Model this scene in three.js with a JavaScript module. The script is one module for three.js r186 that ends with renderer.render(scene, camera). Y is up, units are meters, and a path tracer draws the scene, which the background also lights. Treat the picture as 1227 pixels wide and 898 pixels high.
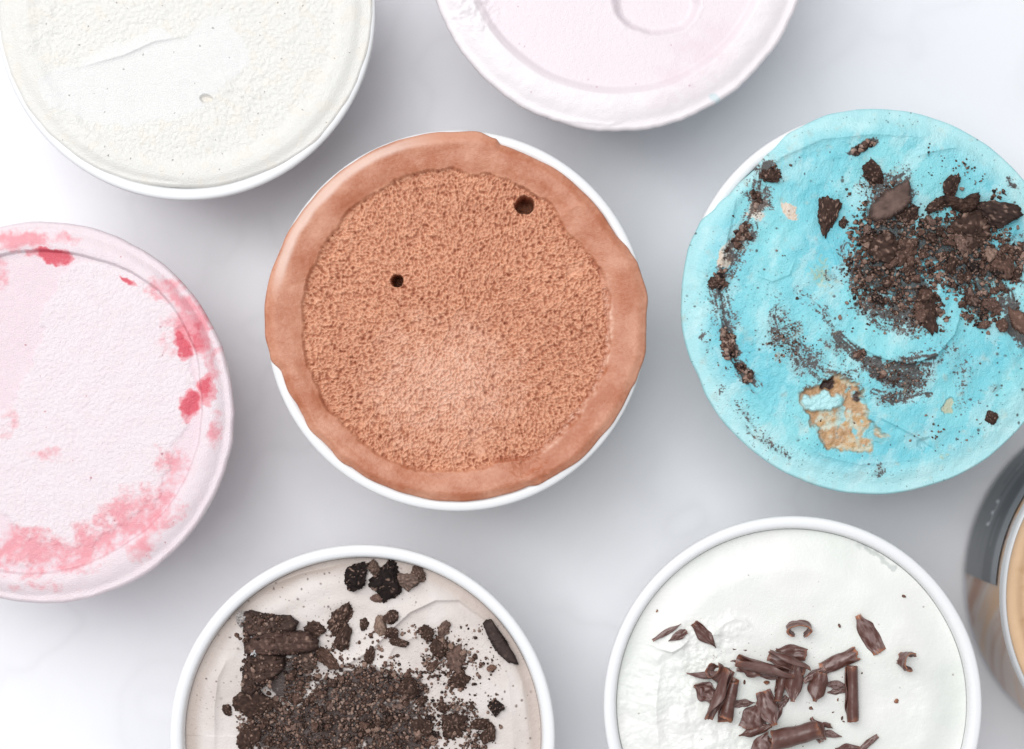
import * as THREE from 'three';
import { ImprovedNoise } from 'three/addons/math/ImprovedNoise.js';
import { mergeGeometries, mergeVertices } from 'three/addons/utils/BufferGeometryUtils.js';
import { RoundedBoxGeometry } from 'three/addons/geometries/RoundedBoxGeometry.js';
import { RectAreaLightUniformsLib } from 'three/addons/lights/RectAreaLightUniformsLib.js';

// ---------------------------------------------------------------- camera, light, exposure
const RIM = 0.055, EYE = 0.685, MM = 4.66;                 // rim height, lens height, photo pixels per mm at rim height
const IMG_W = 1227, IMG_H = 898;
const scene = new THREE.Scene();
const camera = new THREE.PerspectiveCamera(2 * Math.atan(IMG_H / MM / 2000 / (EYE - RIM)) * 180 / Math.PI, IMG_W / IMG_H, 0.05, 20);
camera.position.set(0, EYE, 0); camera.up.set(0, 0, -1); camera.lookAt(0, 0, 0);
camera.focus = EYE - RIM - 0.001; camera.userData.fStop = 5.6;
const renderer = new THREE.WebGLRenderer({ antialias: true });
renderer.setSize(1024, 749);
renderer.toneMapping = THREE.LinearToneMapping;
renderer.toneMappingExposure = 0.93;
renderer.shadowMap.enabled = true;
scene.background = new THREE.Color().setRGB(0.54, 0.555, 0.575);       // pale room all round
RectAreaLightUniformsLib.init();
const windowLight = new THREE.RectAreaLight(new THREE.Color().setRGB(1, 0.985, 0.965), 3.0, 1.1, 1.1);   // the big window, up and to the left
windowLight.name = 'window_light'; windowLight.position.set(-1.15, 1.22, -0.95); windowLight.lookAt(0, RIM, 0); scene.add(windowLight);
const addedFillLight = new THREE.RectAreaLight(new THREE.Color().setRGB(1, 1, 1), 6.3, 1.2, 1.2);   // added unseen fill panel overhead, brightens the gaps between the tubs
addedFillLight.name = 'added_fill_light'; addedFillLight.position.set(-0.36, 1.95, -0.4); addedFillLight.lookAt(0, RIM, 0); scene.add(addedFillLight);

// ---------------------------------------------------------------- helpers
const perlin = new ImprovedNoise();
const n2 = (x, z, s = 0) => perlin.noise(x + 31.7 * s, z - 17.3 * s, 5.37 * s + 0.31);
function fbm(x, z, o, s) { let a = 0.5, t = 0; for (let i = 0; i < o; i++) { t += a * n2(x, z, s + i); x *= 2.03; z *= 2.03; a *= 0.5; } return t; }
function rng(seed) { let a = seed >>> 0; return () => { a = (a + 0x6d2b79f5) | 0; let t = Math.imul(a ^ (a >>> 15), 1 | a); t = (t + Math.imul(t ^ (t >>> 7), 61 | t)) ^ t; return ((t ^ (t >>> 14)) >>> 0) / 4294967296; }; }
const clamp = (x, a = 0, b = 1) => Math.min(b, Math.max(a, x));
const sst = (a, b, x) => { const t = clamp((x - a) / (b - a)); return t * t * (3 - 2 * t); };
const lerp = (a, b, t) => a + (b - a) * t;
const mixc = (a, b, t) => [lerp(a[0], b[0], t), lerp(a[1], b[1], t), lerp(a[2], b[2], t)];
const lin = (v) => { v /= 255; return v <= 0.04045 ? v / 12.92 : Math.pow((v + 0.055) / 1.055, 2.4); };
const al = (r, g, b, k = 0.9) => [lin(r) * k * 0.87, lin(g) * k * 0.87, lin(b) * k * 0.87];  // a base colour
const D2R = Math.PI / 180;
const names = {};
function numbered(n) { names[n] = (names[n] ?? -1) + 1; return names[n] ? n + '_' + String(names[n]).padStart(3, '0') : n; }
function tag(o, label, category, group) { o.userData.label = label; o.userData.category = category; if (group) o.userData.group = group; return o; }
function mesh(name, g, m, parent = scene) { const o = new THREE.Mesh(g, m); o.name = parent === scene ? numbered(name) : name; o.castShadow = o.receiveShadow = true; parent.add(o); return o; }
// metres on the table plan for a point measured on the photograph, at the height y
const spot = (px, py, y = RIM) => { const k = (EYE - y) / (EYE - RIM) / MM / 1000; return [(px - IMG_W / 2) * k, (py - IMG_H / 2) * k]; };

// elongated soft patch: 1 in the middle, 0 at its edge. [x, z, rx, rz, turn in degrees, strength]
function patches(list, cx, cz, warp = 1) {
  const L = list.map(([x, z, rx, rz, rot = 0, s = 1]) => [(x - cx) / MM, (z - cz) / MM, MM / rx, MM / rz, Math.cos(rot * D2R), Math.sin(rot * D2R), s]);
  return (x, z) => { let m = 0; if (warp) { const wx = 1.5 * n2(x * 0.2, z * 0.2, 61) + 0.9 * n2(x * 0.55, z * 0.55, 62) + 0.35 * n2(x * 1.4, z * 1.4, 63), wz = 1.5 * n2(x * 0.2, z * 0.2, 64) + 0.9 * n2(x * 0.55, z * 0.55, 65) + 0.35 * n2(x * 1.4, z * 1.4, 66); x += wx * warp; z += wz * warp; } for (const [a, b, p, q, c, s, w] of L) { const dx = x - a, dz = z - b, u = (dx * c + dz * s) * p, v = (-dx * s + dz * c) * q, d = u * u + v * v; if (d < 1) m = Math.max(m, w * (1 - d)); } return m; };
}
// signed distance to a stroke of the spatula (mm), positive on its right-hand side, and how far along it
function stroke(pts, cx, cz) {
  const P = pts.map(([x, z]) => [(x - cx) / MM, (z - cz) / MM]);
  let lo = [1e9, 1e9], hi = [-1e9, -1e9];
  for (const p of P) for (let k = 0; k < 2; k++) { lo[k] = Math.min(lo[k], p[k] - 9); hi[k] = Math.max(hi[k], p[k] + 9); }
  return (x, z) => {
    if (x < lo[0] || x > hi[0] || z < lo[1] || z > hi[1]) return null;
    let best = 1e9, out = null;
    for (let i = 0; i < P.length - 1; i++) {
      const ax = P[i][0], az = P[i][1], bx = P[i + 1][0] - ax, bz = P[i + 1][1] - az, l2 = bx * bx + bz * bz;
      const t = clamp(((x - ax) * bx + (z - az) * bz) / l2), dx = x - ax - t * bx, dz = z - az - t * bz, d = Math.hypot(dx, dz);
      if (d < best) { best = d; const s = bx * dz - bz * dx; out = [s > 0 ? d : -d, (i + t) / (P.length - 1)]; }
    }
    return out;
  };
}
// a ridge with a steep face on the right and a long slope on the left
function ridge(st, amp, steep, slope) { return (x, z) => { const q = st(x, z); if (!q) return 0; const e = Math.sin(Math.PI * clamp(q[1] * 0.96 + 0.02)); return amp * Math.sqrt(e) * (q[0] > 0 ? Math.exp(-q[0] / steep) : Math.exp(q[0] / slope)); }; }
// dots scattered one per cell
function dots(cell, chance, rMin, rMax, seed) {
  return (x, z) => {
    let m = 0; const i0 = Math.floor(x / cell), j0 = Math.floor(z / cell);
    for (let i = i0 - 1; i <= i0 + 1; i++) for (let j = j0 - 1; j <= j0 + 1; j++) {
      let h = Math.imul(i * 73856093 ^ j * 19349663 ^ seed * 83492791, 0x9e3779b1); h ^= h >>> 15; h = Math.imul(h, 0x85ebca6b); h ^= h >>> 13;
      const a = (h & 255) / 255, b = ((h >>> 8) & 255) / 255, c = ((h >>> 16) & 255) / 255, e = ((h >>> 24) & 255) / 255;
      if (c > chance) continue;
      const dx = x - (i + a) * cell, dz = z - (j + b) * cell, r = lerp(rMin, rMax, e * e);
      m = Math.max(m, 1 - sst(0.6, 1.25, Math.hypot(dx * (0.7 + a * 0.6), dz * (0.7 + b * 0.6)) / r));
    }
    return m;
  };
}
// rounded grains, one to a cell: 1 on a grain's top, 0 in the pits between
function grains(cell, seed) {
  return (x, z) => {
    let m = 9; x /= cell; z /= cell; const i0 = Math.floor(x), j0 = Math.floor(z);
    for (let i = i0 - 1; i <= i0 + 1; i++) for (let j = j0 - 1; j <= j0 + 1; j++) {
      let h = Math.imul(i * 73856093 ^ j * 19349663 ^ seed * 83492791, 0x9e3779b1); h ^= h >>> 15; h = Math.imul(h, 0x85ebca6b); h ^= h >>> 13;
      const dx = x - i - (h & 255) / 255, dz = z - j - ((h >>> 8) & 255) / 255, d = dx * dx + dz * dz; if (d < m) m = d;
    }
    return Math.max(0, 1 - m * 1.35);
  };
}
// closed table [degrees clockwise from +x, radius in px] -> radius in mm
function table(list) {
  const L = list.map(([a, r]) => [((a % 360) + 360) % 360, r / MM]).sort((p, q) => p[0] - q[0]);
  return (phi) => {
    const a = ((phi / D2R) % 360 + 360) % 360; let i = L.findIndex((p) => p[0] > a); if (i < 0) i = 0;
    const q = L[i], p = L[(i + L.length - 1) % L.length], span = ((q[0] - p[0]) + 360) % 360 || 360, t = (((a - p[0]) + 360) % 360) / span;
    return lerp(p[1], q[1], t * t * (3 - 2 * t));
  };
}
// a disc of N x N points (mm), edge(phi) its outline, y(x, z, t) its height, then a skirt of [dr, dy] rows; gives metres
function discGeometry(N, edge, yf, cf, skirt, uvk = 1 / 24) {
  const pos = [], col = [], uv = [], idx = [], id = (i, j) => j * N + i;
  for (let j = 0; j < N; j++) for (let i = 0; i < N; i++) {
    const a = 2 * i / (N - 1) - 1, b = 2 * j / (N - 1) - 1; let r, phi;
    if (a === 0 && b === 0) { r = 0; phi = 0; }
    else if (Math.abs(a) > Math.abs(b)) { r = Math.abs(a); phi = (a > 0 ? 0 : Math.PI) + Math.PI / 4 * (b / a); }
    else { r = Math.abs(b); phi = (b > 0 ? Math.PI / 2 : -Math.PI / 2) - Math.PI / 4 * (a / b); }
    const R = edge(phi) * r, x = R * Math.cos(phi), z = R * Math.sin(phi), y = yf(x, z, r, phi), c = cf(x, z, y, r);
    pos.push(x / 1000, y / 1000, z / 1000); col.push(...c); uv.push(x * uvk, z * uvk);
  }
  for (let j = 0; j < N - 1; j++) for (let i = 0; i < N - 1; i++) {
    const p = id(i, j), q = id(i + 1, j), r = id(i, j + 1), s = id(i + 1, j + 1);
    if ((i < N / 2) === (j < N / 2)) idx.push(p, r, s, p, s, q); else idx.push(p, r, q, q, r, s);
  }
  let loop = [];
  for (let i = 0; i < N - 1; i++) loop.push(id(i, 0));
  for (let j = 0; j < N - 1; j++) loop.push(id(N - 1, j));
  for (let i = N - 1; i > 0; i--) loop.push(id(i, N - 1));
  for (let j = N - 1; j > 0; j--) loop.push(id(0, j));
  for (const [dr, dy] of skirt) {
    const next = [];
    for (const k of loop) {
      const src = loop.src ? loop.src[loop.indexOf0[k]] : k, x = pos[src * 3], z = pos[src * 3 + 2], y = pos[src * 3 + 1], l = Math.hypot(x, z) || 1;
      next.push(pos.length / 3); pos.push(x + x / l * dr / 1000, y + dy / 1000, z + z / l * dr / 1000);
      col.push(col[src * 3], col[src * 3 + 1], col[src * 3 + 2]); uv.push(uv[src * 2] + dr * uvk, uv[src * 2 + 1] + dy * uvk);
    }
    for (let k = 0; k < loop.length; k++) { const a = loop[k], b = loop[(k + 1) % loop.length], c = next[k], d = next[(k + 1) % loop.length]; idx.push(a, b, c, b, d, c); }
    next.src = loop.src ?? loop; next.indexOf0 = {}; next.forEach((v, k) => { next.indexOf0[v] = k; });
    loop = next;
  }
  const g = new THREE.BufferGeometry();
  g.setAttribute('position', new THREE.Float32BufferAttribute(pos, 3)); g.setAttribute('color', new THREE.Float32BufferAttribute(col, 3)); g.setAttribute('uv', new THREE.Float32BufferAttribute(uv, 2));
  g.setIndex(idx); g.computeVertexNormals();
  return g;
}
function grayTexture(n, f) {
  const d = new Uint8Array(n * n * 4);
  for (let j = 0; j < n; j++) for (let i = 0; i < n; i++) { const v = clamp(f(i / n, j / n)) * 255; d.set([v, v, v, 255], (j * n + i) * 4); }
  const t = new THREE.DataTexture(d, n, n); t.magFilter = THREE.LinearFilter; t.minFilter = THREE.LinearMipmapLinearFilter; t.generateMipmaps = true; t.wrapS = t.wrapT = THREE.MirroredRepeatWrapping; t.needsUpdate = true;
  return t;
}
const frostTexture = grayTexture(1024, (u, v) => 0.5 + 0.55 * fbm(u * 90, v * 90, 3, 3) + 0.25 * fbm(u * 14, v * 14, 2, 7));
const creamMaterial = (roughness, bump, extra = {}) => new THREE.MeshPhysicalMaterial({ vertexColors: true, roughness, bumpMap: frostTexture, bumpScale: bump, ...extra });

// ---------------------------------------------------------------- the table
{
  const n = 1024, d = new Uint8Array(n * n * 4), base = [228, 229, 233];
  for (let j = 0; j < n; j++) for (let i = 0; i < n; i++) {
    const u = i / n * 5, v = j / n * 5, w = fbm(u * 1.3, v * 1.3, 4, 21) * 1.6;
    const vein = Math.pow(1 - Math.abs(n2(u * 0.9 + w, v * 0.9 - w, 23)), 14), cloud = fbm(u, v, 4, 27);
    for (let k = 0; k < 3; k++) d[(j * n + i) * 4 + k] = clamp((base[k] - vein * 9 * clamp(0.5 + cloud) + cloud * 9) / 255) * 255;
    d[(j * n + i) * 4 + 3] = 255;
  }
  const t = new THREE.DataTexture(d, n, n); t.colorSpace = THREE.SRGBColorSpace; t.magFilter = THREE.LinearFilter; t.wrapS = t.wrapT = THREE.MirroredRepeatWrapping; t.needsUpdate = true;
  const g = new RoundedBoxGeometry(2.4, 0.03, 1.6, 3, 0.004), p = g.attributes.position, uv = g.attributes.uv;
  for (let i = 0; i < p.count; i++) uv.setXY(i, p.getX(i) * 1.9 + 0.3, p.getZ(i) * 1.9 + 0.1);
  const top = mesh('tabletop', g, new THREE.MeshPhysicalMaterial({ map: t, roughness: 0.42 }));
  top.position.y = -0.015; top.userData.kind = 'structure';
}

// ---------------------------------------------------------------- the tubs
const plastic = new THREE.MeshPhysicalMaterial({ color: new THREE.Color().setRGB(0.92, 0.925, 0.935), roughness: 0.34, transmission: 0.2, thickness: 0, ior: 1.46 });
const pinkPlastic = plastic.clone(); pinkPlastic.color.setRGB(0.90, 0.83, 0.845);
const lathe = (pts, seg = 160) => new THREE.LatheGeometry(pts.map(([r, y]) => new THREE.Vector2(r / 1000, y / 1000)), seg);
const wallGeometry = lathe([[0.01, 0.4], [38, 0.4], [40, 0], [41.2, 1.2], [45.4, 41], [45.7, 48.2], [45.0, 48.2], [44.6, 41], [40.2, 2], [38, 1.2], [0.01, 1.2]]);
const rimGeometry = lathe([[46.0, 47.2], [47.7, 47.0], [48.1, 47.5], [48.8, 53.4], [48.75, 54.2], [48.5, 54.7], [48.0, 54.97], [47.0, 55.02], [46.2, 54.8], [45.75, 54.3], [45.5, 53.4], [45.1, 48.4], [45.4, 47.6], [46.0, 47.2]]);
function makeTub(px, py, label, tint, wide = 1, mat = plastic) {
  const t = new THREE.Group(); t.name = numbered('ice_cream_tub'); const [x, z] = spot(px, py); t.position.set(x, 0, z); scene.add(t);
  tag(t, label, 'ice cream tub'); t.userData.c = undefined; delete t.userData.c;
  const wall = plastic.clone(); wall.color.setRGB(...tint); t.scale.set(wide, 1, wide);   // the filling shows through the translucent wall
  mesh('tub_wall', wallGeometry, wall, t); mesh('rim', rimGeometry, mat, t);
  return t;
}
function fill(tub, N, edge, yf, cf, skirt, mat) {
  const o = mesh('ice_cream', discGeometry(N, edge, yf, cf, skirt), mat, tub); o.position.y = RIM; return o;
}
const ROUND = [[0.35, -0.35], [0.45, -1.0], [0.25, -1.9], [-0.6, -2.5], [-2.2, -2.7]];
const LIP = [[0.5, -0.4], [0.75, -1.2], [0.65, -2.4], [0.2, -3.6], [-0.8, -4.2], [-2.4, -4.3]];
const INNER = [[0, -1.5]];
const over = (y, x, z, min = 0.3) => { const r = Math.hypot(x, z), k = sst(42.5, 44.3, r), lo = min + 0.12 * n2(x * 0.3, z * 0.3, 160), m = 0.5 * (y + lo + Math.sqrt((y - lo) * (y - lo) + 0.06)); return lerp(y, m, k); };

// --- chocolate: smooth melted band round a sunken, grainy middle with two holes
{
  const cx = 547, cz = 384.5, C = (px, py) => [(px - cx) / MM, (py - cz) / MM];
  const tub = makeTub(cx, cz, 'tub of brown chocolate ice cream, grainy sunken middle with two small holes', [0.86, 0.76, 0.70], 1.007);
  const outer = table([[-95, 225], [-84, 226], [-78, 222], [-75.7, 216], [-66, 214], [-52, 214], [-38, 212], [-29, 215], [-22, 222], [-17, 226], [-7, 229], [0, 226], [10, 227.5], [18, 226], [22, 223], [32, 223], [40, 220.5], [48, 221.5], [56, 219], [63, 219], [69, 212], [80, 214], [90, 210], [98, 207.5], [113, 209], [121, 211], [129, 217], [136, 214], [144, 217], [150, 214], [158, 217.5], [163.6, 217], [168.6, 226], [176, 228.5], [190, 228.5], [205, 226.5], [215, 225], [225, 225.5], [240, 225], [252, 226]]);
  const inner = table([[0, 184], [10, 185], [25, 184], [40, 183], [55, 186], [63, 185], [72, 176], [85, 179], [100, 182], [120, 184], [140, 183], [160, 184], [180, 184], [200, 182], [220, 181], [240, 182], [255, 183], [268, 180], [276, 176], [282, 180], [300, 178], [312, 177], [318, 168], [330, 174], [338, 183], [350, 183]]);
  const holes = [[...C(628, 247), 11 / MM], [...C(476, 337), 7 / MM]], flats = patches([[572, 533, 14, 12], [690, 325, 13, 11], [728, 380, 6, 12], [505, 205, 12, 8]], cx, cz);
  const swirl = ridge(stroke([[668, 262], [690, 248], [712, 250], [728, 268], [735, 290]], cx, cz), 0.45, 1.4, 1.0), pit = patches([[633, 556, 22, 11, -20]], cx, cz), gleam = patches([[650, 570, 22, 12, -30]], cx, cz);
  const gr1 = grains(0.78, 4), gr2 = grains(0.5, 8), grain = (x, z) => gr1(x, z) * 0.42 + gr2(x + 9, z) * 0.3 + 0.22 * n2(x * 0.75, z * 0.75, 30) + 0.1;
  const edge = (p) => Math.max(45.7, outer(p) * 0.992) + 0.25 * n2(Math.cos(p) * 9, Math.sin(p) * 9, 3);
  const yf = (x, z, t, phi) => {
    const r = Math.hypot(x, z), ph = Math.atan2(z, x), ri = inner(ph) + 1.1 * n2(x * 0.22, z * 0.22, 4) + 0.3 * n2(x * 0.8, z * 0.8, 5), ro = edge(ph);
    const f = clamp((r - ri) / (ro - ri));
    const band = 0.55 + 1.3 * sst(-0.25, 0.78, f) - 1.1 * Math.pow(sst(0.62, 1.05, f), 2) + 0.25 * Math.sin(f * 7 + 4 * n2(x * 0.05, z * 0.05, 10)) * f * (1 - f) * 2 + 0.35 * fbm(x * 0.12, z * 0.12, 2, 9) + 0.06 * fbm(x * 0.9, z * 0.9, 2, 12) + swirl(x, z) - 0.9 * pit(x, z) + 0.4 * gleam(x, z) * n2(x * 0.7, z * 0.7, 14);
    const wx = x + 0.5 * n2(x * 0.5, z * 0.5, 15), wz = z + 0.5 * n2(x * 0.5, z * 0.5, 16);
    const g = grain(wx, wz);
    let mid = -1.75 + (g * (1 - 0.85 * flats(x, z)) + 0.3 * flats(x, z)) * 2.0 + 0.35 * fbm(x * 0.07, z * 0.07, 2, 19) + 0.5 * sst(30, 39, r) * n2(x * 0.14, z * 0.14, 13);
    for (const [hx, hz, hr] of holes) { const a = Math.atan2(z - hz, x - hx), d = Math.hypot(x - hx, z - hz) / (hr * (1 + 0.16 * n2(Math.cos(a) * 1.8 + hx, Math.sin(a) * 1.8, 6))); mid -= 17 * (1 - sst(0.86, 1.06, d)); }
    return over(lerp(mid, band, sst(-0.4, 0.35, r - ri)), x, z);
  };
  const cThinGloss = al(240, 208, 194, 0.95), cBand = al(193, 118, 86, 0.92), cPale = al(220, 158, 130, 0.95), cFrostHighlight = al(247, 202, 178, 1.0), cMid = al(237, 176, 142, 1.07), cPitShade = al(160, 84, 60, 0.95);
  const cf = (x, z, y) => {
    const r = Math.hypot(x, z), s = sst(-0.5, 0.5, r - inner(Math.atan2(z, x)));
    let b = mixc(cBand, cPale, clamp(0.4 + 1.4 * fbm(x * 0.13 + 0.02 * z, z * 0.13, 4, 31) + 0.3 * n2(x * 1.4, z * 1.4, 33) + 0.35 * sst(44, 47.5, r)));
    let m = mixc(cPitShade, cMid, clamp(0.02 + 1.0 * grain(x + 0.5 * n2(x * 0.5, z * 0.5, 15), z + 0.5 * n2(x * 0.5, z * 0.5, 16)) + 0.15 * fbm(x * 0.06, z * 0.06, 2, 36)));  // shade in the pits between grains is put into the colour
    const frosty = (1 - Math.hypot((x + 3) / 24, (z - 16) / 20)) * 0.85; if (frosty > 0) m = mixc(m, cFrostHighlight, clamp(frosty + 0.35 * n2(x * 0.3, z * 0.3, 38)) * 0.85);  // pale patch: frost together with a gloss highlight painted into the colour
    const lip = 1.2 - Math.abs(r - inner(Math.atan2(z, x)) + 0.3 + 0.8 * n2(x * 0.35, z * 0.35, 39)), aa = Math.atan2(z, x) / D2R; if (lip > 0 && aa > -25 && aa < 75) m = b = mixc(b, cFrostHighlight, 0.75 * clamp(lip) * sst(-25, 0, aa) * sst(75, 45, aa) * clamp(0.6 + n2(x, z, 29)));  // frosted inner edge, its gloss highlight painted on as a pale line
    const ang = ((Math.atan2(z, x) / D2R) + 360) % 360, glossFilm = sst(185, 200, ang) * sst(268, 245, ang) * sst(44.8, 46.2, r + 0.5 * n2(x * 0.2, z * 0.2, 37)) * sst(48.4, 47.2, r);  // thin melt over the rim, with a glossy highlight painted in
    return mixc(m, mixc(b, cThinGloss, 0.8 * glossFilm), s);
  };
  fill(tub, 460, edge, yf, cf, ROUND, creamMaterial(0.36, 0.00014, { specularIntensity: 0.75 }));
}

// --- turquoise, heaped over its rim
const blue = { cx: 1047, cz: 361 };
{
  const { cx, cz } = blue, C = (px, py) => [(px - cx) / MM, (py - cz) / MM];
  blue.tub = makeTub(cx, cz, 'tub heaped with bright turquoise ice cream and dark cookie crumbs covering its rim', [0.62, 0.86, 0.92], 1.003);
  const outer = table([[0, 229], [45, 229.5], [60, 230], [75, 228.5], [90, 229], [110, 229], [125, 228], [140, 228.5], [150, 228], [157, 226], [163, 227.5], [170, 228.5], [182, 228], [195, 228], [204, 226], [211, 218], [218, 212], [227, 210], [235, 215], [244, 223], [258, 228], [275, 228.5], [300, 228.5], [330, 229]]);
  const edge = (p) => outer(p) + 0.2 * n2(Math.cos(p) * 7, Math.sin(p) * 7, 2);
  const ridges = [
    ridge(stroke([[1008, 400], [1030, 417], [1060, 431], [1090, 436], [1120, 426], [1142, 400], [1150, 372]], cx, cz), 1.1, 0.35, 3.5),
    ridge(stroke([[1050, 498], [1077, 512], [1104, 526], [1122, 540]], cx, cz), 0.8, 0.3, 2.2),
    ridge(stroke([[1195, 380], [1206, 420], [1216, 455], [1226, 480]], cx, cz), 0.9, 0.5, 2.5),
    ridge(stroke([[880, 250], [868, 300], [860, 350], [866, 410], [884, 450], [915, 482]].reverse(), cx, cz), 1.0, 0.5, 2.4),
    ridge(stroke([[905, 222], [935, 190], [985, 168], [1045, 162], [1100, 165]], cx, cz), 0.7, 0.8, 2.5),
    ridge(stroke([[905, 330], [925, 338], [945, 330], [952, 312]], cx, cz), 0.45, 0.25, 1.6),
    ridge(stroke([[985, 270], [1003, 320], [1020, 360], [1050, 395]], cx, cz), 0.7, 0.4, 2.5),
    ridge(stroke([[1100, 188], [1120, 182], [1142, 178], [1160, 184]], cx, cz), 0.5, 0.4, 1.5),
    ridge(stroke([[1195, 300], [1210, 285], [1222, 262]], cx, cz), 0.8, 0.5, 2),
    ridge(stroke([[950, 520], [985, 545], [1030, 556], [1080, 552]], cx, cz), 0.7, 0.7, 3),
    ridge(stroke([[930, 400], [950, 450], [985, 470]], cx, cz), 0.5, 0.6, 3),
  ];
  const pit = patches([[1000, 490, 46, 33, 20], [1018, 520, 42, 26, 8], [1010, 478, 30, 24, 60]], cx, cz), pit2 = patches([[1135, 488, 9, 11]], cx, cz), blob = patches([[987, 482, 32, 14, -8]], cx, cz), nick = patches([[1107, 531, 13, 6, 10], [991, 463, 15, 8, -35]], cx, cz);
  const heap = blue.heap = patches([[1064, 290, 52, 55, 20], [1050, 325, 42, 40], [1088, 340, 38, 34], [1105, 365, 26, 26], [1120, 290, 48, 40], [1160, 290, 50, 50], [1180, 320, 50, 42], [1172, 360, 26, 34], [1145, 330, 30, 26], [1058, 262, 40, 30, -30]], cx, cz);
  const yf0 = (x, z) => {
    const r = Math.hypot(x, z), a = Math.atan2(z, x), w = 4 * fbm(x * 0.03, z * 0.03, 2, 40);
    let y = 1.3 + 1.3 * (1 - sst(10, 44, r)) - 1.5 * sst(43.6, 49.2, r) + 0.9 * fbm(x * 0.05 + w * 0.1, z * 0.05, 3, 41) + 0.3 * n2((r + 2.2 * a + 2.5 * w) * 0.36, a * 2.2, 42) * sst(6, 20, r);
    for (const f of ridges) y += f(x, z);
    const rough = clamp(0.25 + 1.6 * fbm(x * 0.06, z * 0.06, 2, 43));
    y += (0.35 + rough) * 0.3 * fbm(x * 0.75, z * 0.75, 3, 44) + 0.06 * n2(x * 2.1, z * 2.1, 45) + 0.55 * fbm((x + z * 0.5) * 0.2, (z - x * 0.5) * 0.09, 4, 48);
    const p = sst(0.12, 0.3, pit(x, z) + 0.16 * fbm(x * 0.35, z * 0.35, 3, 46));
    y -= p * (1.35 - 0.7 * fbm(x * 0.5, z * 0.5, 3, 47)); y += sst(0, 0.6, blob(x, z)) * 1.5; y -= 1.1 * nick(x, z); y -= 0.6 * sst(0, 0.4, pit2(x, z));
    return y;
  };
  blue.h = yf0; const hollow = patches([[991, 461, 13, 7, -35, 1.2], [1028, 478, 6, 8, 0, 0.7]], cx, cz);  // hollow: the dark inside the small holes, painted on in brown
  const smear = patches([[940, 402, 30, 28, 20, 0.66], [962, 430, 38, 24, 30, 0.66], [1000, 415, 26, 16, 20, 0.5], [1055, 445, 44, 16, 30, 1.1], [1086, 450, 36, 26, -10, 1.05], [1070, 475, 30, 10, -8, 0.9], [1026, 428, 16, 7, 30, 1.3], [910, 240, 20, 26, 25, 0.85], [918, 205, 14, 12, 0, 1.2], [885, 292, 17, 40, 35, 0.9], [868, 330, 13, 20, 20, 0.95], [860, 345, 10, 12, 0, 1.2], [880, 385, 10, 20, 20, 0.5], [876, 415, 8, 20, -12, 1.2], [892, 446, 9, 26, -35, 1.2], [1034, 178, 20, 7, -15, 1.8], [1055, 225, 34, 20, 10, 0.85], [1080, 230, 20, 22, 0, 0.7], [1215, 385, 16, 36, -25, 1.6], [1222, 300, 16, 30, 0, 0.9], [1085, 375, 44, 28, 10, 1.0], [1048, 365, 30, 24, 0, 0.9], [1026, 340, 18, 30, 0, 0.7], [1214, 222, 14, 8, 40, 0.7], [1190, 466, 12, 7, -40, 0.6], [1052, 565, 9, 12, 20, 0.7], [1150, 445, 26, 18, 0, 0.35], [905, 560, 18, 5, 30, 0.4], [846, 408, 6, 26, -14, 0.45], [865, 470, 9, 14, 0, 0.3], [995, 330, 14, 14, 0, 0.5], [970, 470, 14, 12, 0, 0.7]], cx, cz);
  const drawn = [[[[1003, 403], [1030, 430], [1060, 452], [1092, 462]], 9, 1.2], [[[1056, 446], [1090, 433], [1118, 428]], 10, 1.1], [[[1046, 468], [1080, 478], [1112, 470]], 6, 0.95], [[[932, 380], [950, 420], [985, 448], [1020, 455]], 17, 0.7], [[[912, 205], [903, 255], [882, 300], [860, 348], [872, 395]], 13, 0.85], [[[868, 395], [878, 432], [906, 464]], 8, 1.1], [[[1016, 300], [1026, 345], [1056, 385], [1098, 392]], 13, 0.85], [[[1048, 236], [1062, 218], [1084, 212]], 12, 0.9], [[[1208, 352], [1216, 385], [1228, 410]], 10, 1.2], [[[1205, 285], [1216, 305], [1226, 335]], 10, 0.8], [[[960, 350], [985, 372], [1000, 400]], 9, 0.5], [[[1130, 405], [1150, 440], [1155, 480]], 14, 0.45], [[[880, 480], [905, 520], [940, 545]], 8, 0.45]].map(([pts, w, k], i) => { const st = stroke(pts, cx, cz), q = w / MM; return (x, z) => { const r = st(x, z); if (!r) return 0; const d = Math.abs(r[0]) / q; return d > 2 ? 0 : k * Math.exp(-d * d) * clamp(0.75 + 1.3 * n2(r[1] * 4 + i, r[0] * 1.5, 170 + i)); }; });
  const biscuit = patches([[908, 246, 13, 17, 15, 1], [868, 306, 11, 20, 30, 1.2], [947, 252, 11, 15, -25, 1.1], [905, 258, 12, 9, 0, 0.9]], cx, cz), olive = patches([[985, 330, 26, 30, 20, 0.75], [955, 425, 26, 30, 0, 0.35], [1128, 545, 14, 7, 0, 0.6], [1030, 400, 12, 10, 0, 0.5], [1110, 455, 16, 20, 0, 0.5]], cx, cz);
  const bits = dots(2.2, 0.4, 0.12, 0.42, 3), fine = dots(1.1, 0.3, 0.08, 0.2, 5);
  const c0 = al(142, 222, 231, 0.95), c1 = al(188, 238, 242, 0.95), c2 = al(114, 208, 224, 0.95), brown = al(64, 42, 36), grey = al(122, 102, 98), tan = al(214, 172, 130), cream = al(238, 222, 206), ol = al(196, 190, 128), amber = al(190, 146, 104);
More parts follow.
